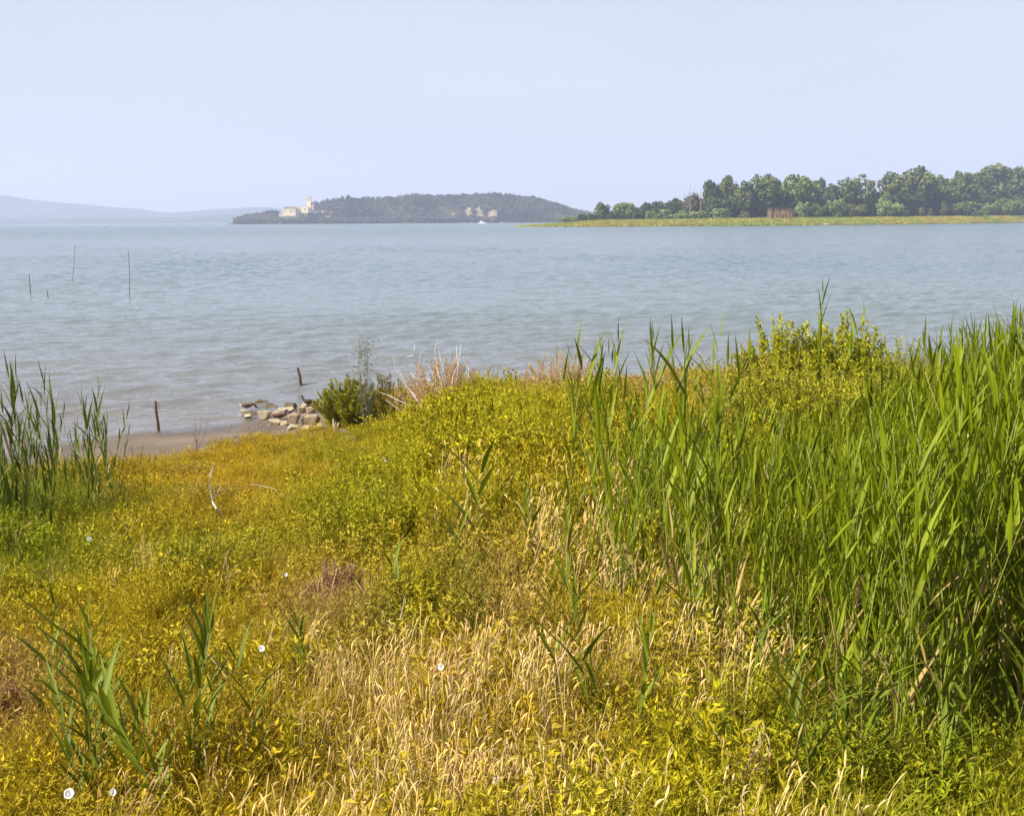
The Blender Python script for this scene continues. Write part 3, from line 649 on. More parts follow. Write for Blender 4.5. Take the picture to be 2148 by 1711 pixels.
for i in range(9):
    a = r.uniform(40, 430); b_ = r.uniform(1560, 1760); g = on_ground(a, b_)
    reed('C', g, r.uniform(.7, 1.3), r.uniform(0, 6.28), 'smaller green reed shoot in the scattered group at lower left', 'small reed shoots at lower left', (r.normal(-.12, .14), r.normal(0, .1)))
for i in range(13):
    a = r.uniform(1480, 2150); b_ = r.uniform(1560, 1760); g = on_ground(a, b_)
    reed('C', g, r.uniform(.75, 1.25), r.uniform(0, 6.28), 'short reed shoot in front of the dense bed at lower right', 'short reed shoots at lower right', (r.normal(-.05, .12), r.normal(0, .1)))
for a, ty, lb in ((1704, 605, 'tall thin reed above the big green bush, left of two'), (1730, 650, 'thin reed above the big green bush, right of two'),
                  (1385, 702, 'tall reed standing clear against the water, left of two'), (1432, 700, 'tall reed standing clear against the water, right of two'),
                  (1212, 728, 'thin reed tip showing above the tan dry shrub')):
    yy = 18.5 if a > 1600 else 13.5 if a > 1300 else 17.0
    g = at_y(a, 1000, yy); z = gz(g[0], yy); h = at_y(a, ty, yy)[2] - z
    reed('A', (g[0], yy, z), h, r.uniform(0, 6.28), lb, None, (r.normal(0, .02), 0))

# ------------------------------------------------------------------ far land
def strip_land(name, xs, y0s, prof, mat, nz=0.0, seed=1, k='structure'):
    """a piece of land: prof(u) list of (depth fraction metres, height multiplier) applied along xs; y0s shoreline, returns arrays"""
    xs = np.asarray(xs, float); V = []; m_ = len(prof)
    for (dy, h) in prof:
        hh = h(xs) if callable(h) else np.full(len(xs), float(h))
        V.append(np.stack([xs * (y0s + dy) / y0s, y0s + dy, hh + (nz * vnoise(xs, y0s + dy, seed, 30.0) if nz else 0) * (hh > 0.5)], 1))
    V = np.array(V); nx_ = len(xs); I_ = (np.arange(m_ - 1)[:, None] * nx_ + np.arange(nx_ - 1)[None]).ravel()
    o = obj(name, mesh_np(name, V.reshape(-1, 3), np.stack([I_, I_ + 1, I_ + nx_ + 1, I_ + nx_], 1), [mat], smooth=True)); kind(o, k); return o
def horizon_y(px): return 463.0 - 0.006 * (px - 1074)
def rise(pxs, pys, Yd):
    """skyline through pixels -> function of world x giving height at depth Yd"""
    q = np.array([at_y(a, b, Yd) for a, b in zip(pxs, pys)]); return lambda x: np.interp(x, q[:, 0], q[:, 2])

M_HILL = solid('forested_hill', (0.050, 0.065, 0.040), 0.95, 0.35, 0.004, space='WORLD')
M_SHOREFOREST = solid('far_shore_woods', (0.045, 0.062, 0.032), 0.95, 0.5, 0.012, space='WORLD')
M_ISLE = solid('island_soil', (0.070, 0.065, 0.035), 0.95, 0.25, 0.03, space='WORLD')
M_MEADOW = solid('reedy_meadow', (0.20, 0.22, 0.035), 0.95, 0.25, 0.05, space='WORLD')
M_SAND = solid('pale_shore_stones', (0.42, 0.38, 0.30), 0.9, 0.25, 0.2, space='WORLD')

# mountains, very far
YM = 8200.0
xm = np.array([at_y(a, 460, YM)[0] for a in np.linspace(-900, 1500, 160)])
mt = rise([-900, -400, -120, 0, 60, 120, 200, 300, 380, 430, 520, 620, 800, 1500], [400, 372, 374, 385, 397, 409, 421, 431, 438, 446, 438, 434, 455, 466], YM)
strip_land('mountains', xm, np.full(160, YM - 900), [(0, -3), (300, lambda x: np.maximum(0.3 * mt(x), 0)), (900, lambda x: np.maximum(mt(x) + 5 * vnoise(x, x * 0, 91, 120), -2)), (1050, -3)], M_HILL)
# low wooded far shore
YF = 6200.0
xf = np.array([at_y(a, 470, YF)[0] for a in np.linspace(-900, 760, 420)])
fs = rise([-900, -200, 0, 60, 120, 200, 300, 380, 420, 470, 560, 760], [452, 452, 455, 458, 459, 457, 456, 455, 458, 452, 452, 460], YF)
fj = np.random.default_rng(92).normal(0, 1, 420)
strip_land('far_shore', xf, np.full(420, YF - 260), [(0, -1), (30, 3.5), (120, lambda x: 0.5 * fs(x)), (260, lambda x: fs(x) + 2.2 * fj), (420, 0)], M_SHOREFOREST, 2.0, 93)

# trees and houses of the far parts
M_TREE = leaf_mat('tree_leaves', (0.140, 0.172, 0.038), 0.2, 0.6, 0.40, 0.08)
M_TREE_L = leaf_mat('bright_tree_leaves', (0.165, 0.220, 0.034), 0.2, 0.6, 0.35, 0.08)
M_TREE_D = leaf_mat('dark_tree_leaves', (0.085, 0.112, 0.032), 0.2, 0.6, 0.35, 0.08)
M_TREE_B = leaf_mat('brownish_tree_leaves', (0.140, 0.125, 0.050), 0.2, 0.6, 0.35, 0.08)
M_STRAW = solid('straw_stems', (0.50, 0.34, 0.16), 0.85, 0.25, 9.0)
M_WILLOW = leaf_mat('willow_leaves', (0.230, 0.300, 0.085), 0.2, 0.6, 0.35, 0.1)
M_DRYREED = leaf_mat('dry_reed', (0.27, 0.175, 0.09), 0.1, 0.8, 0.3, 0.2)
M_BARK = solid('pale_bark', (0.25, 0.21, 0.16), 0.9, 0.25, 0.5)
M_WOODI = leaf_mat('island_woods', None, 0.15, 0.7, 0.35, 0.05)

def crown_np(rx, ry, rz, nl, nq, q, r, sparse=0.0, cone=False):
    """leaf clumps spread through lobes of a crown centred at the origin"""
    mb_v = []; 
    for i in range(nl):
        d = unit(r.normal(size=3)); rad = r.uniform(0.45, 0.80) if r.uniform() > 0.2 else r.uniform(0.0, 0.4)
        d[2] = d[2] * 0.85 + 0.12; rad = rad if d[2] < 0 else min(rad * 1.12, .8)
        c = d * rad; lr = r.uniform(0.24, 0.40) * (1 - 0.25 * sparse)
        if cone: c[:2] *= 1 - 0.5 * (c[2] + 1)
        n_ = int(nq * (lr / 0.32) ** 2); dd = unit(r.normal(size=(n_, 3)) + np.array([0, 0, 0.15]))
        pos = c + dd * lr * r.uniform(0.72, 1.05, (n_, 1))
        pos = pos * np.array([rx, ry, rz])
        nr = unit(dd + r.normal(size=(n_, 3)) * 0.55); u = unit(np.cross(nr, r.normal(size=(n_, 3)))); w = np.cross(nr, u)
        s = q * r.uniform(0.55, 1.25, (n_, 1))
        mb_v.append(np.stack([pos - u * s, pos - w * s * 0.6 + nr * s * 0.2, pos + u * s, pos + w * s * 0.6 - nr * s * 0.15], 1).reshape(-1, 3))
    V = np.concatenate(mb_v); return V, np.arange(len(V)).reshape(-1, 4)

def far_tree(name, label, px0, px1, ytop, Yd, mat, group='trees on the far right shore', seed=0, sparse=0.0, base=None, cat='tree', cone=False, low=0.12, nl=None):
    r = np.random.default_rng(1000 + seed); pc = 0.5 * (px0 + px1)
    top = at_y(pc, ytop, Yd)[2]; zb = spit_z(at_y(pc, 460, Yd)[0], Yd) if base is None else base
    H = top - zb; w = (px1 - px0) / FPX * Yd / 2
    t = thing(name, label, cat, (at_y(pc, 460, Yd)[0], Yd, zb), 0, group)
    cz0 = H * low; rz = (H - cz0) / 2; nl = nl or int(22 + 16 * rz / max(w, 1))
    V, Q = crown_np(w, w * 0.85, rz, nl, 90 if sparse < .3 else 62, 0.052 * (w + rz), r, sparse, cone)
    V[:, 2] += cz0 + rz; V[:, 2] = np.maximum(V[:, 2], 0.2)
    s = H / max(V[:, 2].max(), 1e-3); V[:, 2] *= s; sx = w / max(np.abs(V[:, 0]).max(), 1e-3); V[:, 0] *= sx * 1.03
    obj('crown', mesh_np('crown', V, Q, [mat]), t)
    mb = MB(); tr = 0.020 * H
    mb.tube(np.array([[0, 0, -0.5], [tr * .4, 0, H * .25], [-tr * .3, 0, H * .5], [0, 0, H * .75]]), [tr, tr * .8, tr * .55, tr * .2], 6)
    for i in range(5):
        a = r.uniform(0, 6.28); e = np.array([math.cos(a) * w * .6, math.sin(a) * w * .5, H * r.uniform(.55, .85)]); s0 = np.array([0, 0, H * r.uniform(.2, .5)])
        mb.tube(np.array([s0, 0.5 * (s0 + e) + np.array([0, 0, H * .03]), e]), [tr * .5, tr * .35, tr * .12], 5)
    obj('trunk', mb.mesh('trunk', M_BARK, True), t)
    return t

# the spit of land on the right: waterline, then a band of reeds and meadow, the trees behind
sp_px = np.array([1082, 1150, 1250, 1400, 1620, 1800, 2000, 2148, 2500]); sp_py = np.array([476.5, 476.3, 476.0, 475.0, 473.9, 472.0, 469.3, 466.8, 463.5])
sw = np.array([at_z(a, b)[:2] for a, b in zip(sp_px, sp_py)])
xs = np.linspace(sw[0, 0], sw[-1, 0], 260); ys = np.interp(xs, sw[:, 0], sw[:, 1])
sp_h = np.interp(xs, sw[:, 0], [0.6, 2.2, 4.0, 4.6, 5.2, 5.2, 5.6, 6.2, 6.5])
def spit_z(x, Yd):
    xi = x * np.interp(x, xs, ys) / Yd
    return float(np.interp(xi, xs, sp_h)) * 0.9
hfun = lambda f: (lambda x: sp_h * f)
strip_land('far_right_shore', xs, ys, [(0, -0.6), (3, hfun(0.10)), (16, hfun(0.62)), (34, hfun(0.9)), (70, hfun(0.95)), (260, hfun(1.0)), (420, -1)], M_MEADOW, 0.25, 95)
# reed fringe on it
r = np.random.default_rng(96)
nfr = 5200; xx = xs[0] + (xs[-1] - xs[0]) * r.uniform(0.0, 0.86, nfr); yy0 = np.interp(xx, xs, ys); dep_ = r.uniform(0, 1, nfr) ** 1.3 * 60 + 1
hh = np.interp(xx, xs, sp_h) * np.interp(dep_, [0, 3, 16, 34, 70], [0, 0.1, 0.62, 0.9, 0.95]) 
P = np.stack([xx * (yy0 + dep_) / yy0, yy0 + dep_, hh - 0.2], 1)
fr = []
for k in range(4):
    rr_ = np.random.default_rng(970 + k); n_ = 26; bs = np.stack([rr_.uniform(-2.2, 2.2, n_), rr_.uniform(-1.2, 1.2, n_), np.zeros(n_)], 1)
    V, Q = blades(bs, np.stack([rr_.normal(0, .15, n_), rr_.normal(0, .15, n_), np.ones(n_)], 1), 1.7 * rr_.uniform(.6, 1.2, n_), 0.45, rr_.normal(0, .15, (n_, 3)), rr_, 2)
    fr.append(mesh_np('reed_tuft', V, Q, [M_GRASS]))
lush = sstep(-0.6, 0.6, vnoise(P[:, 0], P[:, 1] * 3, 97, 40.0))[:, None]
tn = (np.array([0.42, 0.36, 0.06]) * (1 - lush) + np.array([0.27, 0.36, 0.04]) * lush) * r.uniform(0.75, 1.2, (nfr, 1))
scatter('reed_fringe', fr, P, np.stack([np.zeros(nfr), np.zeros(nfr), r.uniform(-.6, .6, nfr)], 1), np.repeat(r.uniform(.7, 1.25, (nfr, 1)), 3, 1) * np.minimum(np.interp(xx, xs, sp_h)[:, None] / 4, 1), r.integers(0, 4, nfr), tn,
        'yellow-green reeds and grass along the far right shore')

# trees: (px0, px1, top, depth offset behind the waterline, material, sparse, label)
def wl(pc): return float(np.interp(at_y(pc, 465, 900)[0] / 900.0, sw[:, 0] / sw[:, 1], sw[:, 1]))
TR = [
 (1246, 1281, 423, 80, 'T', .1, 'round tree, leftmost of the tall ones on the far right shore'),
 (1284, 1333, 424, 70, 'W', .0, 'pale grey-green rounded tree second from the left on the far shore'),
 (1342, 1366, 424, 90, 'D', .2, 'small dark tree right of the pale rounded one'),
 (1362, 1404, 421, 110, 'D', .0, 'dark tree in the low part of the far wood, left half'),
 (1396, 1436, 414, 110, 'D', .0, 'dark tree in the low part of the far wood, right half'),
 (1430, 1476, 403, 100, 'B', .3, 'brownish thin tree beside the two bare trunks'),
 (1472, 1506, 376, 120, 'D', .2, 'dark tall tree right of the bare trunks'),
 (1500, 1548, 366, 125, 'T', .4, 'tall open-crowned tree at the left shoulder of the far wood'),
 (1538, 1582, 378, 110, 'T', .0, 'full tree filling the notch right of the open-crowned one'),
 (1562, 1634, 363, 120, 'T', .0, 'broad tall tree above the patch of dry brown reeds'),
 (1480, 1560, 410, 90, 'D', .0, 'dark lower tree in front of the open-crowned one'),
 (1622, 1724, 364, 125, 'L', .0, 'wide flat-topped bright green tree in the middle of the far wood'),
 (1706, 1734, 371, 140, 'T', .3, 'small grey-green tree top right of the bright flat-topped one'),
 (1726, 1762, 384, 130, 'D', .0, 'dark low tree between the flat-topped and the gappy one'),
 (1752, 1832, 365, 120, 'T', .8, 'gappy tree with sky showing through its crown'),
 (1812, 1846, 394, 110, 'D', .6, 'small dark gappy tree left of the largest dome'),
 (1838, 1898, 357, 125, 'T', .5, 'left tree of the largest dome of crowns'),
 (1880, 1964, 346, 130, 'T', .1, 'tallest middle tree of the largest dome of crowns'),
 (1944, 2006, 366, 125, 'T', .2, 'right tree of the largest dome of crowns'),
 (1994, 2050, 357, 130, 'T', .5, 'thin-stemmed tree, left of the dome at the right edge'),
 (2030, 2116, 341, 140, 'T', .2, 'tallest tree of the dome at the right edge'),
 (2096, 2186, 347, 140, 'T', .1, 'tree cut by the right edge of the picture'),
 (2160, 2260, 352, 140, 'T', .1, 'tree just past the right edge of the wood'),
]
r = np.random.default_rng(98); nb_ = 620; bpx = r.uniform(1185, 2420, nb_); Yb = np.array([wl(min(a, 2300)) for a in bpx]) + r.uniform(120, 200, nb_)
bz = np.array([spit_z(at_y(a, 460, b_)[0], b_) for a, b_ in zip(bpx, Yb)]); bx_ = np.array([at_y(a, 460, b_)[0] for a, b_ in zip(bpx, Yb)])
bw = []
for k in range(4):
    rr_ = np.random.default_rng(985 + k); V, Q = crown_np(5.2, 5.2, 5.6, 12, 26, 1.0, rr_); V[:, 2] += 5.2; bw.append(mesh_np('wood_crown', V, Q, [M_WOODI]))
sc = r.uniform(.8, 1.3, nb_) * np.interp(bpx, [1185, 1250, 1335, 1430, 1500, 1700, 1830, 1840, 1900, 2420], [.35, .65, 1.0, 1.2, 1.9, 1.9, 1.5, 1.5, 2.0, 2.3])
scatter('far_wood', bw, np.stack([bx_, Yb, bz - 1], 1), np.stack([np.zeros(nb_), np.zeros(nb_), r.uniform(0, 6.28, nb_)], 1), np.stack([sc, sc, sc], 1), r.integers(0, 4, nb_), np.array([0.055, 0.080, 0.026]) * r.uniform(.6, 1.3, (nb_, 1)), 'dark undergrowth of the wood behind the far right shore')
MT = {'T': M_TREE, 'L': M_TREE_L, 'D': M_TREE_D, 'B': M_TREE_B, 'W': M_WILLOW}
for i, (a, b_, ty, off, k_, spz, lb) in enumerate(TR):
    far_tree('broadleaf_tree', lb, a, b_, ty, wl((a + b_) / 2) + off, MT[k_], seed=i, sparse=spz)
SHR = [
 (1172, 1212, 453, 45, 'W', 'low pale bush, leftmost on the far right shore'), (1211, 1230, 447, 60, 'D', 'small dark round bush left of the first tree'),
 (1228, 1258, 447, 60, 'D', 'dark bush at the foot of the first tall tree'), (1345, 1384, 441, 55, 'W', 'pale shrub at the left end of the far shrub row'),
 (1378, 1416, 438, 55, 'W', 'second pale shrub from the left in the far shrub row'), (1410, 1452, 439, 55, 'W', 'third pale shrub in the far row, under the brownish tree'),
 (1446, 1490, 441, 55, 'W', 'fourth pale shrub in the far row, under the dark tall tree'), (1484, 1536, 436, 55, 'W', 'last pale shrub in the far row, left of the small cone'),
 (1547, 1572, 442, 45, 'T', 'small cone-shaped young tree left of the dry reeds'), (1664, 1702, 421, 55, 'W', 'grey-green shrub right of the dry brown reeds'),
 (1698, 1736, 424, 55, 'T', 'bushy shrub below the bright flat-topped tree'), (1728, 1776, 414, 60, 'W', 'tall rounded shrub below the gappy tree'),
 (1774, 1820, 426, 60, 'T', 'dark shrub right of the tall rounded one'), (1828, 1894, 413, 60, 'W', 'large grey-green shrub before the largest dome'),
 (1880, 1906, 440, 45, 'W', 'low shrub at the right foot of the large grey-green one'), (1925, 1941, 435, 45, 'T', 'small conical bush, left of two by the marker post'),
 (1945, 1958, 436, 45, 'T', 'small conical bush, right of two by the marker post'), (1968, 1990, 421, 50, 'T', 'slender cone bush below the gap between the domes'),
 (1992, 2064, 422, 55, 'L', 'bright green shrub below the thin-stemmed tree'), (2056, 2094, 424, 55, 'W', 'rounded shrub, middle of the right-hand shrubs'),
 (2086, 2130, 414, 60, 'L', 'tall bright shrub near the right edge'), (2122, 2172, 410, 60, 'L', 'bright shrub cut by the right edge'),
]
for i, (a, b_, ty, off, k_, lb) in enumerate(SHR):
    far_tree('shrub', lb, a, b_, ty, wl((a + b_) / 2) + off, MT[k_], 'shrubs on the far right shore', 60 + i, 0.0, cat='shrub', low=0.02, cone='con' in lb, nl=14)
# two bare dead trees
for i, (pxc, ty, lb) in enumerate(((1468, 392, 'bare dead trunk rising beside the brownish tree'), (1446, 386, 'thin bare branch standing above the brownish tree'))):
    Yd = wl(pxc) + 85; zb = spit_z(at_y(pxc, 460, Yd)[0], Yd); H = at_y(pxc, ty, Yd)[2] - zb; rr_ = np.random.default_rng(150 + i); mb = MB()
    mb.tube(np.array([[0, 0, -.5], [.6, 0, H * .4], [-.5, 0, H * .7], [.8, 0, H]]), [.42, .34, .22, .08], 6)
    t = thing('dead_tree', lb, 'tree', (at_y(pxc, 460, Yd)[0], Yd, zb), 0, 'dead trees on the far right shore')
    obj('trunk', mb.mesh('trunk', M_BARK), t); 
    for k in range(4):
        mb = MB(); a = rr_.uniform(0, 6.28); z0 = H * rr_.uniform(.4, .75); e = np.array([math.cos(a) * 5, math.sin(a) * 5, z0 + H * rr_.uniform(.15, .3)])
        mb.tube(np.array([[0, 0, z0], e * .55 + np.array([0, 0, z0 * .4]), e]), [.28, .2, .06], 5); obj('branch', mb.mesh('branch', M_BARK), t)
# patch of dry reeds, marker post, pale boulder shapes on the far right shore
Yd = wl(1635) + 42; x0 = at_y(1612, 460, Yd)[0]; x1 = at_y(1660, 460, Yd)[0]; rr_ = np.random.default_rng(160); n_ = 420
bs = np.stack([rr_.uniform(x0, x1, n_), Yd + rr_.uniform(-6, 10, n_), np.full(n_, spit_z(x0, Yd) - .3)], 1)
V, Q = blades(bs, np.stack([rr_.normal(0, .12, n_), rr_.normal(0, .1, n_), np.ones(n_)], 1), (8.5 + 2.0 * vnoise(bs[:, 0], bs[:, 1], 161, 3.0)) * rr_.uniform(.6, 1.05, n_), 0.5, rr_.normal(0, .1, (n_, 3)), rr_, 3)
tag(obj('dry_reed_patch', mesh_np('dry_reed_patch', V, Q, [M_DRYREED])), 'patch of rust-brown dry reeds at the edge of the far wood', 'dry reeds')
p = at_z(1918, 470); Yd = p[1] + 6; mb = MB(); xx_ = at_y(1918, 465, Yd)[0]; mb.tube(np.array([[0, 0, -1], [.1, 0, 3], [0, 0, at_y(1918, 456, Yd)[2]]]), [.45, .4, .35], 6); mb.box((0, 0, at_y(1918, 456, Yd)[2]), (1.4, .5, .5))
tag(obj('marker_post', mb.mesh('marker_post', M_SAND), loc=(xx_, Yd, 0)), 'pale marker post standing in the grass of the far right shore', 'post')

def rock_mesh(name, dims, r, mat, n_=90):
    """a broken stone: hull of cut points"""
    import bmesh
    bm = bmesh.new(); pts = unit(r.normal(size=(15, 3))) * r.uniform(0.8, 1.0, (15, 1))
    pts = np.sign(pts) * np.abs(pts) ** 0.62
    cutn = unit(r.normal(size=(7, 3)))
    for c in cutn:
        dcut = r.uniform(0.62, 0.9); s = pts @ c; pts = pts - np.outer(np.maximum(s - dcut, 0), c)
    for p_ in pts: bm.verts.new(p_ * np.array(dims) / 2)
    hull = bmesh.ops.convex_hull(bm, input=bm.verts)
    bmesh.ops.delete(bm, geom=[g for g in hull['geom_interior'] if isinstance(g, bmesh.types.BMVert)], context='VERTS')
    bmesh.ops.bevel(bm, geom=list(bm.edges), offset=min(dims) * 0.025, segments=1, affect='EDGES')
    me = bpy.data.meshes.new(name); bm.to_mesh(me); bm.free(); me.materials.append(mat); return me
r = np.random.default_rng(170)
for a, b_, s, lb in ((1800, 471.0, 3.2, 'whitish speck, likely a bird, built as a pale boulder on the far waterline, left of the marker post'), (1735, 472.8, 4.5, 'low whitish stone slab on the far waterline below the shrubs')):  # first boulder shape stands in for a whitish speck, likely a bird
    p = at_z(a, b_); tag(obj('boulder', rock_mesh('boulder', (s, s * .7, s * .6), r, M_SAND), loc=(p[0], p[1] + 1.5, 0.6)), lb, 'boulder')

# ------------------------------------------------------------------ the island
YI = 2500.0
ipx = np.array([476, 482, 490, 505, 520, 545, 560, 575, 595, 620, 655, 700, 735, 780, 830, 860, 900, 950, 1000, 1040, 1080, 1120, 1150, 1180, 1205, 1240, 1290, 1340])
ipy = np.array([472, 469, 465, 460, 456, 453, 449, 447, 449, 444, 437, 428, 423, 423, 421, 415, 417, 417, 414, 413, 417, 421, 428, 438, 448, 453, 462, 470])
YR = YI + 170
iq = np.array([at_y(a, b, YR) for a, b in zip(ipx, ipy)])
ix = np.linspace(iq[0, 0] * YI / YR, iq[-1, 0] * YI / YR, 300)
def ridge(x): return np.maximum(np.interp(x, iq[:, 0] * YI / YR, iq[:, 2]), 0.3)
def isl_z(xn, f):
    """height at normalised x (at the front shore) and depth fraction f of the front slope"""
    return ridge(xn) * (0.04 + 0.96 * sstep(0, 1, np.clip(f, 0, 1)) ** 0.85)
prof = [(-6, -1.0), (2, 0.9), (8, 1.4)] + [(8 + 162 * f, (lambda f_: (lambda x: np.maximum(isl_z(x * YI / (YI) , f_), 1.2)))(f)) for f in np.linspace(0.06, 1, 14)] + [(260, lambda x: 0.75 * ridge(x)), (380, lambda x: 0.2 * ridge(x)), (420, -1)]
Vp = []
for dy, h in prof:
    hh = h(ix) if callable(h) else np.full(len(ix), float(h)); Vp.append(np.stack([ix * (YI + dy) / YI, np.full(len(ix), YI + dy), hh], 1))
Vp = np.array(Vp); nx_ = len(ix); I_ = (np.arange(len(prof) - 1)[:, None] * nx_ + np.arange(nx_ - 1)[None]).ravel()
CLEAR = [(948, 450, 9, 5), (981, 442, 11, 8), (1003, 440, 9, 6), (1031, 447, 14, 8), (1010, 455, 8, 4), (676, 446, 26, 3.0), (664, 459, 9, 2.5), (686, 455, 10, 2.5)]
m, n, out = new_mat('island_soil'); at = nd(n, 'ShaderNodeAttribute', attribute_name='dry_field'); p = nd(n, 'ShaderNodeBsdfPrincipled'); p.inputs['Roughness'].default_value = .95
no = noise(n, .05, 4.0, nd(n, 'ShaderNodeNewGeometry').outputs['Position']); fld = ramp(n, no.outputs['Fac'], [(.35, (.20, .155, .10)), (.65, (.33, .26, .175))])
n.links.new(mixc(n, at.outputs['Fac'], (0.070, 0.065, 0.035), fld.outputs[0]), p.inputs['Base Color']); n.links.new(p.outputs[0], out.inputs[0])
ime = mesh_np('island', Vp.reshape(-1, 3), np.stack([I_, I_ + 1, I_ + nx_ + 1, I_ + nx_], 1), [m], smooth=True)
qx, qy = project(Vp.reshape(-1, 3)); fa = np.zeros(len(qx), np.float32)
for cx, cy, ax, ay in CLEAR: fa = np.maximum(fa, sstep(1.6, 0.7, ((qx - cx) / ax) ** 2 + ((qy - cy - ay * .3) / (ay * 1.3)) ** 2))
ime.attributes.new('dry_field', 'FLOAT', 'POINT').data.foreach_set('value', fa.astype(np.float32))
kind(obj('island', ime), 'structure')
# its wood
wp = []
for k in range(5):
    rr_ = np.random.default_rng(180 + k); V, Q = crown_np(5.2, 5.2, 5.0, 10, 20, 1.15, rr_); V[:, 2] += 4.6; wp.append(mesh_np('wood_crown', V, Q, [M_WOODI]))
r = np.random.default_rng(190); N = 5200
xn = r.uniform(ix[0], ix[-1], N); f = r.uniform(-0.03, 1.25, N); dy = 8 + 162 * f
zz = np.where(f <= 1, np.maximum(isl_z(xn, f), 1.0), ridge(xn) * (1 - 0.9 * (f - 1)))
P = np.stack([xn * (YI + dy) / YI, YI + dy, zz - 0.6], 1); ppx, ppy = project(P)
ok = np.ones(N, bool)
CLEAR += [(607, 449, 24, 9), (637, 444, 14, 7)]
for cx, cy, ax, ay in CLEAR: ok &= ~((((ppx - cx) / ax) ** 2 + ((ppy - cy - ay * 0.6) / (ay * 1.35)) ** 2) < 1)
ok &= (ppx > 492)
k = np.where(ok)[0]; n_ = len(k)
sc = r.uniform(0.75, 1.25, n_) * np.where(ppx[k] < 600, 0.8, 1.0); sz = sc * r.uniform(0.75, 1.2, n_)
row = (ppx[k] > 655) & (ppx[k] < 735) & (f[k] > 0.75); sz[row] *= 1.35; sc[row] *= 0.75
tone = (0.5 + 0.5 * vnoise(P[k, 0], P[k, 1], 191, 30.0))[:, None]
tn = (np.array([0.030, 0.038, 0.022]) * (1 - tone) + np.array([0.175, 0.165, 0.080]) * tone) * r.uniform(0.65, 1.35, (n_, 1))
scatter('island_wood', wp, P[k], np.stack([np.zeros(n_), np.zeros(n_), r.uniform(0, 6.28, n_)], 1), np.stack([sc, sc, sz], 1), r.integers(0, 5, n_), tn, 'dark hazy wood covering the island hill')
def isl_at(px, f):
    """ground on the island seen in column px at slope fraction f"""
    Yd = YI + 8 + 162 * f; x = at_y(px, 460, Yd)[0]; return np.array([x, Yd, float(max(isl_z(np.array([x * YI / Yd]), f)[0], 1.0))])
# skyline cypresses
for i, (a, ty, lb) in enumerate(((733, 408, 'lone dark cypress on the skyline right of the castle'), (866, 402, 'taller cypress beside the white hilltop house'), (877, 405, 'round-topped tree right of the hilltop house cypress'),
        (1061, 402, 'leftmost of three thin cypresses on the right skyline of the island'), (1067, 404, 'middle one of three thin cypresses on the right skyline'), (1078, 402, 'rightmost and widest of three skyline cypresses'),
        (1222, 438, 'tiny cypress on the low right end of the island'))):
    g = isl_at(a, 0.96); H = at_y(a, ty, g[1])[2] - g[2]; rr_ = np.random.default_rng(195 + i); w = 2.6 if 'thin' in lb else 3.4
    V, Q = crown_np(w, w, H / 2, 22, 20, 0.9, rr_, cone=False); V[:, 2] += H / 2; fac = np.clip(1.25 - V[:, 2] / H * 1.0, 0.15, 1)[:, None]; V[:, :2] *= fac; V[:, 2] *= H / V[:, 2].max()
    t = thing('cypress', lb, 'tree', g, 0, 'cypresses on the island skyline'); obj('crown', mesh_np('crown', V, Q, [M_TREE_D]), t)
    mb = MB(); mb.tube(np.array([[0, 0, -.5], [0, 0, H * .5]]), [.5, .2], 6); obj('trunk', mb.mesh('trunk', M_BARK), t)

# castle
M_STONE = solid('warm_lit_stone', (0.80, 0.67, 0.45), 0.9, 0.12, 0.25, space='WORLD')
M_STONE2 = solid('grey_brown_shade_stone', (0.50, 0.41, 0.29), 0.9, 0.18, 0.25, space='WORLD')  # dimmer copy of the lit stone; side wall's shade is put into its colour
M_ROOF = solid('tile_roof', (0.24, 0.13, 0.09), 0.9, 0.2, 0.4, space='WORLD')
M_PANE = solid('dark_opening', (0.07, 0.055, 0.05), 0.6, 0.1, 1.0)
M_WHITE = solid('white_wall', (0.78, 0.76, 0.72), 0.8, 0.06, 0.5)
YC = YI + 52
def cpt(px, py): return at_y(px, py, YC)
m_ = YC / FPX
t = thing('castle', 'pale stone castle with a tall ruined tower on the wooded island point', 'castle', (cpt(607, 452)[0], YC, 0))
ox = t.location[0]
def blk(name, a, b_, ytop, ybot, dy0, dy1, mat, par=None):
    p0 = at_y(a, ybot, YC); p1 = at_y(b_, ytop, YC); mb = MB(); cx = (p0[0] + p1[0]) / 2 - ox
    mb.box((cx, (dy0 + dy1) / 2, (p0[2] + p1[2]) / 2), (p1[0] - p0[0], dy1 - dy0, p1[2] - p0[2])); return obj(name, mb.mesh(name, mat), par or t)
wall = blk('wall', 594, 619.5, 435.5, 453, 0, 16, M_STONE)
for k in range(5): blk('window', 595.8 + 4.9 * k, 597.6 + 4.9 * k, 437.0, 439.6, -0.25, 0.6, M_PANE, wall)
for a, b_ in ((596.5, 598.6), (607.4, 611.6), (614.5, 616.5)): blk('window', a, b_, 442.0, 444.5, -0.25, 0.6, M_PANE, wall)
def hip(name, a, b_, ye, yr, d0, d1, mat):
    p0 = at_y(a, ye, YC); p1 = at_y(b_, ye, YC); zr = at_y(a, yr, YC)[2]; x0_, x1_ = p0[0] - ox, p1[0] - ox; ym = (d0 + d1) / 2; i_ = (x1_ - x0_) * .18
    V = [[x0_, d0, p0[2]], [x1_, d0, p0[2]], [x1_, d1, p0[2]], [x0_, d1, p0[2]], [x0_ + i_, ym, zr], [x1_ - i_, ym, zr]]
    return obj(name, mesh_np(name, V, [np.array([[0, 1, 5, 4], [2, 3, 4, 5], [0, 3, 2, 1]]), np.array([[1, 2, 5], [3, 0, 4]])], [mat]), t)
rf = hip('roof', 593, 620.5, 435.4, 433.4, -0.8, 16.8, M_ROOF)
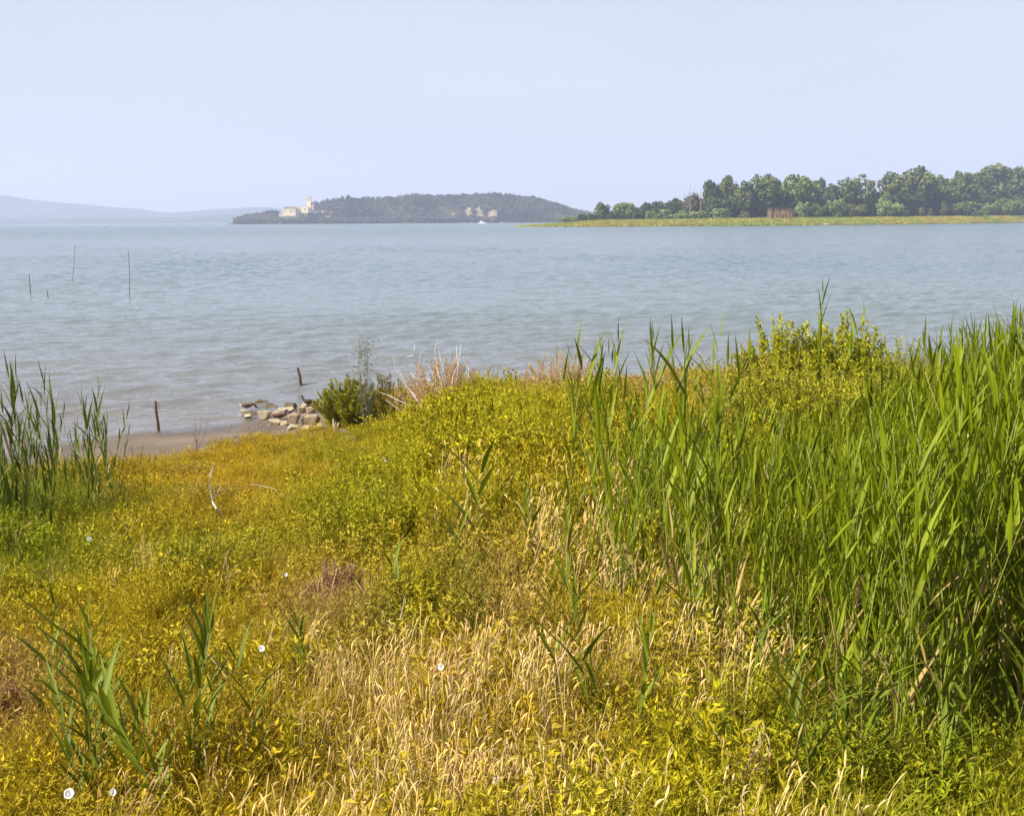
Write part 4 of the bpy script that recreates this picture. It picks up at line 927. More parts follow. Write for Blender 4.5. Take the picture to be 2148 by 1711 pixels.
for a in (597.5, 603.5, 613.5): blk('chimney', a, a + 2.6, 432.3, 434.8, 5, 8, M_STONE2, rf)
blk('side_wall', 619.7, 624, 437, 452, 2, 15, M_STONE2); blk('terrace_wall', 584.5, 593.8, 447, 455, 3, 14, M_STONE2)
blk('link_wall', 624.2, 632, 433, 452, 8, 20, M_STONE2)
cw = blk('curtain_wall', 632.2, 645.5, 433.5, 447, 3, 14, M_STONE); 
for k in range(4): blk('merlon', 632.4 + 3.4 * k, 634.2 + 3.4 * k, 431.6, 433.45, 3, 5, M_STONE2, cw)
blk('window', 638, 639.8, 437.5, 441, 2.7, 4, M_PANE, cw)
tw = blk('tower', 641.8, 649.2, 414.5, 446, 14.2, 23, M_STONE); blk('window', 643.4, 645.4, 417.2, 421.4, 13.9, 15, M_PANE, tw)
blk('parapet', 641.3, 649.8, 413.3, 414.45, 13.6, 23.6, M_STONE2, tw); blk('parapet', 647.6, 649.9, 412.4, 413.25, 13.6, 23.6, M_STONE2, tw)
ap = blk('annex', 649.4, 655.5, 428, 447, 15, 24, M_STONE2); hip('annex_roof', 649.3, 656, 427.9, 424.6, 14.5, 24.5, M_ROOF)

def house(name, label, px, f, wpx, hpx, roofh=0.45, loc=None, mat=None, tower=False, group=None, scale_y=None):
    g = isl_at(px, f) if loc is None else loc; s = g[1] / FPX; w = wpx * s; h = hpx * s; d_ = w * 0.7
    t = thing(name, label, 'house', g, 0.25, group); mb = MB(); mb.box((0, 0, h / 2 - .5), (w, d_, h + 1)); wl_ = obj('wall', mb.mesh('wall', mat or M_WHITE), t)
    rh = h * roofh; V = [[-w*.54, -d_*.58, h], [w*.54, -d_*.58, h], [w*.54, d_*.58, h], [-w*.54, d_*.58, h], [-w*.54, 0, h + rh], [w*.54, 0, h + rh]]
    obj('roof', mesh_np('roof', V, [np.array([[0, 1, 5, 4], [2, 3, 4, 5], [3, 2, 1, 0]]), np.array([[1, 2, 5], [3, 0, 4]])], [M_ROOF]), t)
    for k in (-1, 0, 1):
        mb = MB(); mb.box((k * w * .28, -d_ / 2 - .02, h * .55), (w * .09, .3, h * .28)); obj('window', mb.mesh('window', M_PANE), t)
    if tower:
        mb = MB(); mb.box((w * .3, d_ * .75, h * .9), (w * .16, w * .16, h * 1.9)); obj('bell_tower', mb.mesh('bell_tower', mat or M_WHITE), t)
    return t
house('hilltop_house', 'long whitish house with a turret on the top of the island', 847, 0.97, 21, 6.5, 0.3, tower=True, mat=M_STONE)
for i, (a, w, h, lb) in enumerate(((990, 5, 6, 'small pale house on the island waterfront, leftmost'), (1005.5, 4.5, 4, 'low house by the island landing, second from left'), (1017, 3.4, 7.5, 'narrow tall white house behind the island landing'),
        (1030, 5, 5, 'pale house at the right end of the island landing'))):
    house('lakeside_house', lb, a, 0.015, w, h, group='houses by the island landing', mat=M_WHITE)
r = np.random.default_rng(210)
FH = [(15, 457.5, 4, 'left edge, highest'), (68, 467, 6, 'left part, low by the water'), (76, 464.5, 4, 'left part, behind the low one'), (126, 464, 3.2, 'between the left pair and the white boat'), (240, 455.5, 3, 'high on the middle of the far shore'),
      (371, 462.5, 13, 'longest of the far buildings'), (413, 462.5, 3, 'just right of the longest building'), (434, 461.8, 5, 'brightest one left of the island tip'), (456, 464, 3, 'nearest to the island tip')]
for a, b_, w, lb in FH:
    zrow = at_y(a, b_, YF - 150)
    frac = np.clip(zrow[2] / max(float(fs(zrow[0] * YF / (YF - 150))), 1), 0.05, 0.95); Yd = YF - 260 + (30 + 90 * frac / 0.5 if frac < .5 else 120 + 140 * (frac - .5) / .5)
    g = at_y(a, b_ + 1.2, Yd); hz_ = float(fs(g[0])) * (frac if frac else .1)
    house('far_house', 'tiny white house across the lake, ' + lb, a, 0, w, 2.0, .4, loc=np.array([g[0], Yd - 6, max(g[2], 2.5)]), group='white houses on the far shore')

# boats
M_BOAT = solid('white_hull', (0.80, 0.80, 0.80), 0.4, 0.03, 1.0)
def boat(label, px, py, Lm, cabin=True, group='white boats on the lake'):
    p = at_z(px, py); t = thing('motor_boat', label, 'boat', (p[0], p[1], 0), random.uniform(-.4, .4), group); st = []; n_ = 9
    V = []; 
    for i in range(n_):
        u = i / (n_ - 1); w = Lm * .16 * (1 - max(0, (u - .55) / .45) ** 2 * .96); x = (u - .5) * Lm; h = Lm * (.11 + .05 * u ** 2)
        V += [[x, -w, h], [x, -w * .75, -.1 * Lm * .3], [x, w * .75, -.1 * Lm * .3], [x, w, h]]
    Q = [[4*i+k, 4*i+k+1, 4*i+k+5, 4*i+k+4] for i in range(n_ - 1) for k in range(3)] + [[4*i+3, 4*i, 4*i+4, 4*i+7] for i in range(n_ - 1)] + [[0, 3, 2, 1]]
    obj('hull', mesh_np('hull', V, np.array(Q), [M_BOAT]), t)
    if cabin:
        mb = MB(); mb.box((-.05 * Lm, 0, Lm * .19), (Lm * .36, Lm * .22, Lm * .17)); cb = obj('cabin', mb.mesh('cabin', M_BOAT), t)
        mb = MB(); mb.box((.0 * Lm, -Lm * .111, Lm * .215), (Lm * .26, .03, Lm * .07)); obj('window', mb.mesh('window', M_PANE), cb)
boat('white boat off the island below the castle', 589.5, 472.0, 8.5)
boat('white boat alone on open water at far left', 220, 477.5, 6.0)
boat('small white boat left of the island landing', 975, 468.9, 6.5, False, 'boats at the island landing')
boat('second white boat left of the island landing', 988, 469.3, 5.5, False, 'boats at the island landing')
boat('long white ferry moored at the island landing', 1012, 469.2, 17, True)
boat('white boat right of the island landing', 1054, 468.6, 8, True)

# ------------------------------------------------------------------ waterside: rocks, ducks, posts, sticks
RK = [ # px0, px1, ytop, ybot, material, label
 (499, 536, 857, 879, 'P', 'pale flat-topped rock under the duck at the tip of the stones'), (538, 568, 860, 882, 'P', 'pale yellow rock right of the tip stone'),
 (508, 529, 870, 882, 'P', 'small pale stone at the waterline in front of the tip rock'), (559, 587, 879, 896, 'P', 'flat pale slab lying before the resting duck'),
 (566, 597, 862, 876, 'K', 'brownish slab behind the resting duck'), (580, 616, 855, 868, 'P', 'long pale rock behind the slabs, middle of the pile'),
 (602, 628, 866, 892, 'K', 'pinkish block in the middle of the pile'), (624, 642, 852, 870, 'P', 'pale block under the white top stone'),
 (626, 652, 843, 858, 'P', 'whitest stone, high in the pile by the bush'), (640, 663, 852, 871, 'K', 'pinkish stone right of the white top stone'),
 (651, 675, 839, 853, 'P', 'pale stone at the back, half under the bush'), (638, 671, 868, 897, 'K', 'large slanting pinkish slab at the right of the pile'),
 (627, 637, 871, 896, 'P', 'narrow upright pale stone beside the slanting slab'), (600, 625, 890, 904, 'P', 'low pale stone on the mud in front of the pile'),
 (628, 664, 895, 904, 'P', 'thin flat pale slab on the mud'), (666, 696, 887, 903, 'P', 'rounded pale stone right of the slanting slab'),
 (708, 741, 902, 917, 'G', 'long grey stone at the foot of the herbs'), (724, 752, 906, 926, 'G', 'dark grey stone half buried in the herbs'),
 (534, 561, 846, 858, 'D', 'dark weedy stone behind the tip rocks'), (556, 584, 849, 862, 'D', 'brown weedy stone between the tip and the pile'),
 (592, 624, 846, 860, 'D', 'mossy brown stone at the back of the pile'), (496, 505, 872, 880, 'P', 'pebble of a stone at the very left of the pile'),
 (583, 606, 884, 896, 'K', 'brown wedge stone between the flat slab and the pinkish block')]
MR = {'P': M_ROCK, 'K': M_ROCKP, 'D': M_ROCKD, 'G': M_ROCKG}
r = np.random.default_rng(220)
for a, b_, y0, y1, k_, lb in RK:
    g = on_ground((a + b_) / 2, y1 - 2); s = math.hypot(g[1], CAMZ) / FPX; w = (b_ - a) * s; h = (y1 - y0) * s * 1.0
    if g[2] < -0.05: g[2] = -0.05
    o = tag(obj('rock', rock_mesh('rock', (w * 1.32, max(w * .9, h), h * 1.15), r, MR[k_]), loc=(g[0], g[1] + 0.15, g[2] + h * 0.36)), lb, 'rock', 'stones of the rock pile at the shore')
    o.rotation_euler = (r.normal(0, .12), r.normal(0, .14), r.uniform(-.4, .4))
def stump():
    g = on_ground(703, 906); s = math.hypot(g[1], CAMZ) / FPX; mb = MB()
    for px_, py_, rd in ((699, 878, .055), (704, 884, .05), (711, 886, .045)):
        e = at_y(px_, py_, g[1]) - g; mb.tube(np.array([[0, 0, -.06], e * .5 + np.array([.01, 0, 0]), e]), [rd * 1.3, rd, rd * .35], 6)
    return tag(obj('driftwood_stump', mb.mesh('driftwood_stump', M_ROCK), loc=g), 'pale split driftwood stump standing at the right end of the stones', 'driftwood')
stump()

r = np.random.default_rng(225); pb = [rock_mesh('pebble', (1, .8, .5), r, M_ROCKG) for _ in range(5)]
x, y, r = sample_land(60, 14, 34, 226); d = shore_y(x) - y; z = ground_z(x, y); px, py = project(np.stack([x, y, z], 1))
k = np.where((px < 800) & (d < 6.5) & (r.uniform(size=len(x)) < np.clip(.10 + .5 * np.exp(-((d - .9) / .35) ** 2) + .35 * np.exp(-((d - 3.0) / .3) ** 2) + .5 * ((px > 480) & (px < 760)), 0, 1) * np.clip(.5 + .6 * vnoise(x, y, 227, .6), 0, 1)))[0]; n_ = len(k)
sc = r.uniform(.015, .07, n_) * np.where((px[k] > 480) & (px[k] < 760), 1.7, 1.0)
scatter('shore_pebbles', pb, np.stack([x[k], y[k], z[k]], 1), np.stack([r.normal(0, .2, n_), r.normal(0, .2, n_), r.uniform(0, 6.28, n_)], 1), np.repeat(sc[:, None], 3, 1), r.integers(0, 5, n_), np.ones((n_, 3)), 'pebbles and grit strewn over the muddy beach')
# ducks
M_DUCK = solid('brown_plumage', (0.155, 0.095, 0.062), 0.8, 0.45, 22.0, 0.5, 40.0)
M_DUCKD = solid('dark_plumage', (0.050, 0.040, 0.034), 0.7, 0.4, 22.0, 0.4, 40.0)
M_DUCKW = solid('white_feather', (0.78, 0.76, 0.72), 0.8, 0.06, 22.0)
M_BILL = solid('duck_bill', (0.22, 0.16, 0.07), 0.5, 0.2, 20.0)
def loft(rings, n_=12):
    V = []; Q = []
    for (c, u, w_) in rings:
        a = np.arange(n_) * 2 * math.pi / n_; V.append(np.array(c) + np.cos(a)[:, None] * np.array(u) + np.sin(a)[:, None] * np.array(w_))
    for i in range(len(rings) - 1):
        for k in range(n_): Q.append([i*n_+k, i*n_+(k+1)%n_, (i+1)*n_+(k+1)%n_, (i+1)*n_+k])
    V = np.concatenate(V); V = np.vstack([V, rings[0][0], rings[-1][0]]); T = [[len(V)-2, (k+1)%n_, k] for k in range(n_)] + [[len(V)-1, (len(rings)-1)*n_+k, (len(rings)-1)*n_+(k+1)%n_] for k in range(n_)]
    return V, np.array(Q), np.array(T)
def duck(label, loc, rz, neck, head, bodymat, headmat, s=1.0, legs=True, white_tail=False):
    """body, neck and head one skin along +X; neck = list of (x,z) centres, head = (x,z)"""
    t = thing('duck', label, 'duck', loc, rz, 'ducks on the shore stones', s); z0 = 0.20 if legs else 0.10
    path = [(-.26, .05, .010, .012), (-.21, .035, .045, .028), (-.13, .01, .085, .070), (-.03, 0, .105, .092), (.07, .005, .100, .090), (.14, .02, .072, .072)]
    rings = [(np.array([x, 0, z + z0]), (0, w, 0), (-.02 * h, 0, h)) for x, z, w, h in path]
    nk = [np.array([x, 0, z + z0]) for x, z in neck] + [np.array([head[0], 0, head[1] + z0])]
    rad = [.052, .036, .030] + [.040]; prev = np.array([.14, 0, .02 + z0])
    for c, rd in zip(nk, rad):
        d_ = unit(c - prev); up = np.array([-d_[2], 0, d_[0]]); rings.append((c, (0, rd, 0), tuple(up * rd * 1.1))); prev = c
    d_ = unit(nk[-1] - nk[-2] + np.array([.06, 0, -.02])); up = np.array([-d_[2], 0, d_[0]]); hc = nk[-1] + d_ * .035; rings.append((hc, (0, .034, 0), tuple(up * .036))); tip = hc + d_ * .035; rings.append((tip, (0, .016, 0), tuple(up * .016)))
    V, Q, T = loft(rings); nr = len(rings); mi = np.concatenate([np.repeat([0] * 7 + [1] * (nr - 8), 12), [2 if white_tail else 0] * 12, [1] * 12])
    if white_tail: mi[:12] = 2
    obj('body', mesh_np('body', V, [Q, T], [bodymat, headmat, M_DUCKW], mi, True), t)
    for sgn in (-1, 1):
        wr = [(np.array([x, sgn * (y_ + .004), z + z0 + .015]), (0, .012, 0), (0, 0, h)) for x, y_, z, h in ((-.23, .035, .045, .006), (-.15, .082, .03, .03), (-.04, .104, .02, .055), (.06, .100, .02, .048), (.11, .082, .02, .012))]
        V, Q, T = loft(wr, 8); obj('wing', mesh_np('wing', V, [Q, T], [bodymat], smooth=True), t)
    V, Q, T = loft([(tip - d_ * .006, (0, .015, 0), tuple(up * .013)), (tip + d_ * .03, (0, .014, 0), tuple(up * .007)), (tip + d_ * .05, (0, .012, 0), tuple(up * .004))], 8); obj('bill', mesh_np('bill', V, [Q, T], [M_BILL]), t)
    if legs:
        for sgn in (-1, 1):
            mb = MB(); mb.tube(np.array([[0, sgn * .045, z0 - .06], [.0, sgn * .045, .03], [.0, sgn * .045, .008]]), .008, 5); mb.add([[-.01, sgn * .045, .012], [.07, sgn * .045 - .03, .003], [.075, sgn * .045, .004], [.07, sgn * .045 + .03, .003]], [[0, 1, 2, 3]]); obj('leg', mb.mesh('leg', M_BILL), t)
    return t
g = on_ground(517, 868); s = math.hypot(g[1], CAMZ) / FPX
duck('brown duck with lowered head and white tail at the left tip of the rocks', (g[0], g[1] + .1, at_y(517, 861, g[1])[2] - .03), 0.25, [(.20, .055), (.25, .05), (.285, .01)], (.30, -.035), M_DUCK, M_DUCKD, .74, True, True)
g = on_ground(585, 882)
duck('dark brown duck resting on the slabs in the middle of the rocks', (g[0], g[1] + .02, at_y(585, 879, g[1])[2]), 0.35, [(.18, .07), (.20, .11), (.21, .14)], (.22, .165), M_DUCK, M_DUCKD, .80, False)
g = on_ground(640, 868)
duck('dark duck with raised head at the back of the rocks by the bush', (g[0], g[1] + .45, at_y(637, 848, g[1] + .45)[2]), math.pi - 0.3, [(.19, .08), (.21, .13), (.22, .17)], (.235, .20), M_DUCKD, M_DUCKD, .70, False)

# posts and poles in the water
M_POLE = solid('grey_pole', (0.20, 0.175, 0.16), 0.85, 0.25, 9.0)
def post(name, label, pts, base_py, rad, wire=False, group=None, cat='post'):
    b0 = at_z(pts[0][0], base_py); b0[2] = min(b0[2], 0); P_ = [at_y(a, b_, b0[1]) - b0 for a, b_ in pts]; P_[0] = np.array([0, 0, -.5]); mb = MB(); rr_ = np.random.default_rng(int(pts[0][0]))
    P_ = np.array(P_); 
    pp = [P_[0]] + [P_[0] + (P_[-1] - P_[0]) * u + (np.array([rr_.normal(0, rad * .25), 0, 0]) if len(P_) == 2 else 0) for u in (.3, .6, .8)] + [P_[-1]] if len(P_) == 2 else P_
    mb.tube(np.array(pp), np.linspace(1.0, .72, len(pp)) * rad, 7)
    t = thing(name, label, cat, b0, 0, group); obj('shaft', mb.mesh('shaft', M_POLE if cat == 'pole' else M_POST), t)
    if wire:
        a = np.linspace(0, 6.3, 14); top = P_[-1]; mb = MB(); mb.tube(np.stack([top[0] + .05 + .045 * np.cos(a), np.full(14, -.03), top[2] - .09 + .06 * np.sin(a)], 1), .006, 5); obj('wire_loop', mb.mesh('wire_loop', M_POST), t)
post('mooring_post', 'brown wooden post with a wire loop at the edge of the mud', [(334, 903), (326, 841)], 903, .042, True)
post('mooring_post', 'short dark broken post leaning in the water above the rocks', [(632, 806), (629, 790), (624, 771)], 807, .055)
post('fishing_pole', 'tallest thin pole standing in the lake at left', [(270, 620), (272, 575), (269, 527)], 621, .032, group='thin poles in the lake at left', cat='pole')
post('fishing_pole', 'faint leaning pole furthest out in the lake at left', [(150, 588), (158, 512)], 590, .026, group='thin poles in the lake at left', cat='pole')
post('fishing_pole', 'short pole near the left edge of the lake', [(64, 614), (61, 576)], 615, .045, group='thin poles in the lake at left', cat='pole')
post('fishing_pole', 'shortest tilted stump right of the short pole', [(103, 622), (98, 608)], 623, .045, group='thin poles in the lake at left', cat='pole')

def branch(name, label, polys, Yd, rad, mat, cat='branch', root=None):
    """a thing of branches given as pixel paths at about one depth; radius tapers"""
    g = at_y(*polys[0][0], Yd); t = thing(name, label, cat, g); rr_ = np.random.default_rng(int(polys[0][0][0] * 7))
    for j, pl in enumerate(polys):
        pts = np.array([at_y(a, b_, Yd + rr_.normal(0, .06) * (i > 0)) for i, (a, b_) in enumerate(pl)]) - g
        f_ = np.linspace(0, 1, len(pl)); u = np.linspace(0, 1, 4 * len(pl)); pts = np.stack([np.interp(u, f_, pts[:, k]) for k in range(3)], 1) + rr_.normal(0, rad * .09, (len(u), 3)) * (u[:, None] > .05)
        mb = MB(); mb.tube(pts, rad * (1 - .65 * u) * (1 if j == 0 else .75), 5); obj('stick' if j == 0 else 'twig', mb.mesh('twig', mat), t)
    return t
g = on_ground(462, 1092)
branch('driftwood_branch', 'white bleached branch lying on the ochre grass behind the mud', [[(467, 1086), (455, 1068), (446, 1052), (441, 1025), (438, 998)], [(439, 1000), (446, 985), (448, 972)], [(445, 1045), (456, 1034), (462, 1020)]], g[1] - .2, .020, M_DEADWHITE)
branch('driftwood_branch', 'thin curved dry branch right of the white one in the ochre grass', [[(600, 1045), (575, 1025), (545, 1018), (525, 1016)]], on_ground(600, 1060)[1], .012, M_DEADWHITE)
branch('bare_sapling', 'bare leafless sapling on the mud between post and rocks', [[(413, 962), (412, 930), (410, 895), (408, 868)], [(412, 935), (420, 900), (422, 875)], [(412, 945), (428, 915), (438, 880)], [(412, 930), (404, 905)]], on_ground(413, 966)[1], .010, M_TWIG, 'sapling')
for i, (a, b_, c_, lb) in enumerate(((522, 935, 893, 'thin green shoot on the mud below the tip rock'), (560, 925, 888, 'pair-like green shoot on the mud below the flat slab'), (590, 940, 895, 'dark bare twig on the mud below the pinkish block'), (626, 935, 898, 'brown bare twig on the mud below the thin slab'), (682, 945, 905, 'brown twig on the mud left of the grey stones'))):
    green = 'green' in lb
    branch('shoot' if green else 'dry_twig', lb, [[(a, b_), (a + 2, (b_ + c_) / 2), (a - 3, c_)], [(a, b_ - 4), (a + 6, (b_ + c_) / 2 + 2), (a + 8, c_ + 8)]], on_ground(a, b_)[1], .012 if green else .009, M_STEM if green else M_TWIG, 'shoot' if green else 'twig')
branch('dry_twig', 'pale dead stalk slanting across the brown patch in the foreground', [[(822, 1322), (800, 1280), (765, 1245), (745, 1215)]], on_ground(822, 1360)[1] - .5, .006, M_STRAW, 'twig')
branch('dry_twig', 'short white stick upright below the thicket', [[(840, 1300), (846, 1270), (849, 1250)]], on_ground(840, 1340)[1] - .5, .009, M_DEADWHITE, 'twig')
branch('dry_twig', 'pale dead stem at lower left above the golden grass', [[(480, 1425), (440, 1375), (410, 1340), (386, 1308)], [(420, 1352), (398, 1330), (390, 1316)]], on_ground(480, 1470)[1] - .5, .007, M_STRAW, 'twig')

# ------------------------------------------------------------------ shrubs on the bank
def shrub(name, label, px, ybase, ytop, wpx, Yd, tint, seed, nsh=40, L=.07, Wd=.02, lf=70, cat='shrub', spire=0.25, stem_mat=None, trans=.3, up=.8, dome=0.75, stem_r=.008, yscale=.8, fluff=.035):
    x = at_y(px, ybase, Yd)[0]; zg = gz(x, Yd); H = at_y(px, ytop, Yd)[2] - zg; w = wpx / FPX * Yd / 2; r = np.random.default_rng(seed)
    mat = leaf_mat(name + '_leaves', tint, trans, .55, .35, 5.0); t = thing(name, label, cat, (x, Yd, zg)); mb = MB(); sm = MB()
    for s in range(nsh):
        a = r.uniform(0, 6.283); q = math.sqrt(r.uniform(0, 1)); e = np.array([q * w * math.cos(a), q * w * yscale * math.sin(a), 0]); hh = H * (dome + (1 - dome) * (1 - q ** 2)) * (1 - .25 * q ** 3) * r.uniform(1 - spire, 1.0)
        if s < 3: hh = H * r.uniform(.93, 1.0); e *= .5
        u = np.linspace(0, 1, 5)[:, None]; pts = np.array([0, 0, -.05]) + e * .35 + e * .65 * u ** 1.1 + np.array([0, 0, 1]) * hh * u + r.normal(0, .015, (5, 3))
        sm.tube(pts, stem_r * (1 - .7 * u[:, 0]), 4, False)
        tt = r.uniform(.12, 1.0, lf) ** .7; base = np.stack([np.interp(tt, u[:, 0], pts[:, k]) for k in range(3)], 1) + r.normal(0, fluff, (lf, 3)) * ((1.2 - tt)[:, None] if fluff < .05 else (.25 + tt)[:, None])
        d_ = r.normal(size=(lf, 3)); d_[:, 2] = np.abs(d_[:, 2]) * .4 + up * (.4 + tt)
        V, Q = leaf_quads(base, d_, L * r.uniform(.6, 1.25, lf) * (1.2 - .4 * tt), Wd * r.uniform(.7, 1.2, lf), r); mb.add(V, Q)
    kind(obj('foliage', mb.mesh('foliage', mat), t), 'stuff'); obj('stems', sm.mesh('stems', stem_mat or M_TWIG), t); return t
YG = (0.30, 0.285, 0.015); GR = (0.43, 0.44, 0.02); OL = (0.33, 0.26, 0.022); TAN = (0.60, 0.42, 0.24)
shrub('bush', 'rounded yellow-green bush growing beside the rocks', 735, 905, 786, 165, 24.6, (0.33, 0.32, 0.016), 231, 90, .09, .026, 120)
shrub('bush', 'olive-brown bush right of the rounded one, below the white twigs', 815, 900, 772, 110, 24.2, OL, 232, 46, .075, .02, 90)
shrub('tall_weed', 'tall weed with grey flower heads standing above the rock-side bush', 765, 900, 700, 60, 24.0, (0.25, 0.27, 0.17), 233, 7, .10, .026, 100, 'weed', .45, up=.3, stem_r=.010, fluff=.09)
shrub('dry_shrub', 'tan dry shrub under the bleached white branches', 930, 930, 734, 240, 23.4, TAN, 234, 150, .06, .015, 150, trans=.2, stem_mat=M_STRAW)
shrub('dry_shrub', 'tan feathery dry shrub left of the clear-standing reeds', 1180, 930, 726, 230, 24.6, TAN, 235, 140, .06, .015, 150, trans=.2, stem_mat=M_STRAW)
shrub('dry_shrub', 'low straw-coloured scrub behind the clear-standing reeds', 1400, 930, 768, 240, 24.6, (0.54, 0.39, 0.19), 236, 120, .06, .014, 130, trans=.2, stem_mat=M_STRAW)
shrub('pale_weed', 'pale blue-green wispy weed between the two tan shrubs', 1042, 930, 755, 90, 24.0, (0.30, 0.36, 0.15), 237, 22, .05, .012, 70, 'weed', .35)
shrub('bush', 'big bright green bush at right, its left spires', 1640, 930, 652, 270, 19.0, GR, 238, 190, .12, .034, 130, spire=.25, dome=.72)
shrub('bush', 'big bright green bush at right, its right spires', 1765, 930, 650, 260, 19.4, GR, 239, 190, .12, .034, 130, spire=.25, dome=.72)
shrub('bush', 'lower green bush between the big bush and the reed bed', 1880, 930, 690, 190, 18.6, (0.42, 0.45, 0.02), 240, 130, .08, .022, 110, spire=.25)
shrub('bush', 'yellowish bush sloping down at the left of the big bush', 1565, 930, 706, 200, 18.8, (0.46, 0.40, 0.03), 241, 140, .075, .018, 110, spire=.3)
shrub('bush', 'olive bush in front of the big green bush', 1690, 980, 728, 460, 17.4, (0.46, 0.45, 0.02), 242, 250, .09, .025, 110, spire=.25)
shrub('bush', 'leafy bush among the tall reeds near the right edge', 2025, 930, 672, 110, 17.5, (0.25, 0.32, 0.03), 243, 50, .08, .022, 100, spire=.3)
shrub('feathery_weed', 'bright feathery green weed at the foot of the golden grass', 1492, 1760, 1490, 110, 6.6, (0.20, 0.26, 0.014), 244, 12, .075, .010, 130, 'weed', .3, up=.45)
shrub('feathery_weed', 'feathery weed right of the bright one under the reeds', 1800, 1700, 1390, 90, 7.2, (0.22, 0.25, 0.016), 245, 9, .075, .011, 110, 'weed', .3, up=.45)
shrub('feathery_weed', 'leafy weed in the bottom right corner', 1960, 1760, 1600, 150, 6.4, (0.28, 0.27, 0.016), 246, 14, .085, .014, 90, 'weed', .3, up=.5)
shrub('dead_weed', 'rusty brown dried weed in the middle of the foreground', 712, 1330, 1158, 160, 10.7, (0.46, 0.27, 0.14), 247, 70, .05, .009, 80, 'weed', .3, up=.5, trans=.15)
shrub('dead_weed', 'rusty brown dried weed at the foot of the thicket, right of the first', 1062, 1320, 1150, 110, 10.6, (0.36, 0.19, 0.08), 248, 36, .05, .009, 80, 'weed', .3, up=.5, trans=.15)
shrub('dead_weed', 'brown dried weed at the left edge of the foreground', 20, 1560, 1410, 130, 8.0, (0.42, 0.25, 0.12), 249, 34, .05, .009, 80, 'weed', .3, up=.5, trans=.15)
# bleached dead shrub with upright twigs
branch('dead_shrub', 'bleached white dead shrub with bare twigs above the tan scrub', [
 [(905, 900), (872, 832), (845, 802), (828, 768), (825, 745)], [(885, 855), (855, 812), (838, 790)], [(890, 860), (866, 822), (848, 800), (836, 775), (832, 752)], [(895, 830), (880, 800), (860, 780)],
 [(920, 840), (895, 780), (868, 745), (852, 748)], [(925, 840), (905, 775), (868, 735), (870, 722)], [(930, 830), (892, 790), (881, 765), (882, 738)], [(935, 840), (916, 770), (912, 735), (916, 718)], [(945, 830), (922, 745), (918, 710)],
 [(945, 840), (950, 790), (960, 765), (957, 724)], [(955, 830), (962, 762), (967, 722)], [(965, 840), (985, 780), (972, 750)], [(900, 895), (868, 872), (835, 858), (808, 838)], [(890, 880), (850, 846), (812, 828), (795, 822)]], 23.0, .013, M_BLEACH, 'dead shrub')
shrub('dark_seeded_weed', 'thin weed with dark seed heads beside the white twigs', 900, 930, 735, 160, 23.6, (0.16, 0.085, 0.06), 250, 9, .05, .03, 9, 'weed', .25, stem_r=.006, up=.3)

# ------------------------------------------------------------------ flowers, vines, plumes
def canopy_hit(px, py):
    d_ = ray(px, py); t_ = np.arange(4.6, 34, .06) ; P_ = np.array([0, 0, CAMZ]) + d_ * t_[:, None]
    P_ = P_[P_[:, 1] > 4.5]
    z, _, _, v, _, bch = veg_at(P_[:, 0], P_[:, 1]); h = z + np.maximum(v[:, 0] * 0.92 * bch, .05); k = np.where(P_[:, 2] < h)[0]
    p_ = P_[k[0]] if len(k) else P_[-1]; return p_ - unit(d_) * 0.10, float(ground_z(p_[0:1], p_[1:2])[0])
def flower_meshes():
    a = np.arange(20) * 2 * math.pi / 20; V = []; 
    for (rd, zz, wv) in ((.004, -.035, 0), (.007, -.015, 0), (.016, -.002, 0), (.025, .006, .01), (.029, .004, .035)):
        rr_ = rd * (1 + wv * np.cos(5 * a)); V.append(np.stack([rr_ * np.cos(a), rr_ * np.sin(a), np.full(20, zz)], 1))
    Q = [[i*20+k, i*20+(k+1)%20, (i+1)*20+(k+1)%20, (i+1)*20+k] for i in range(4) for k in range(20)]
    return mesh_np('petals', np.concatenate(V), np.array(Q), [M_PETAL], smooth=True)
FM = flower_meshes()
FL = [(548, 1360, 1.15, 'large white bindweed flower at left, facing the camera'), (145, 1664, 1.2, 'white bindweed flower in the bottom left corner'), (237, 1661, .8, 'half-closed white flower right of the corner one'), (925, 1398, .9, 'white flower at the top of the golden grass'),
      (1043, 1638, 1.0, 'white flower low in the golden grass'), (807, 964, 1.3, 'white flower high on the yellow thicket'), (187, 1130, 1.1, 'white flower in the low herbs below the left reeds'), (600, 1205, .7, 'tiny pale flower in the low herbs, centre left')]
FR = [(2075, 1203, 1.2, 9.0, 'largest white bindweed flower in the reed bed at right'), (1995, 1170, .8, 9.2, 'small white flower left of the largest in the reed bed'), (1880, 1177, .85, 9.3, 'white flower in the middle of the reed bed'), (2025, 913, 1.0, 10.0, 'white flower high in the reed bed'), (2097, 938, .55, 10.0, 'tiny white flower right of the high one in the reed bed')]
r = np.random.default_rng(260)
for it in FL + FR:
    if len(it) == 4: a, b_, s, lb = it; p_, zg = canopy_hit(a, b_)
    else: a, b_, s, Yd, lb = it; p_ = at_y(a, b_, Yd); zg = gz(p_[0], p_[1])
    t = thing('bindweed_flower', lb, 'flower', p_, 0, 'white bindweed flowers'); dirv = unit(np.array([-p_[0] * .5 + r.normal(0, .9), -p_[1] * .5, (CAMZ - p_[2]) * .9 + r.normal(0.4, .5)]))
    q = Vector(dirv).to_track_quat('Z', 'Y').to_matrix().to_4x4(); obj('petals', FM, t, mat4=q @ Matrix.Diagonal((s * r.uniform(.65, 1.0), s * r.uniform(.8, 1.05), s, 1)))
    mb = MB(); back = -dirv * .03 * s; mb.tube(np.array([back, back + np.array([.01, .02, -.06]), np.array([.03, .05, max(zg - p_[2], -.6)])]), .0025, 5); obj('stalk', mb.mesh('stalk', M_STEM), t)
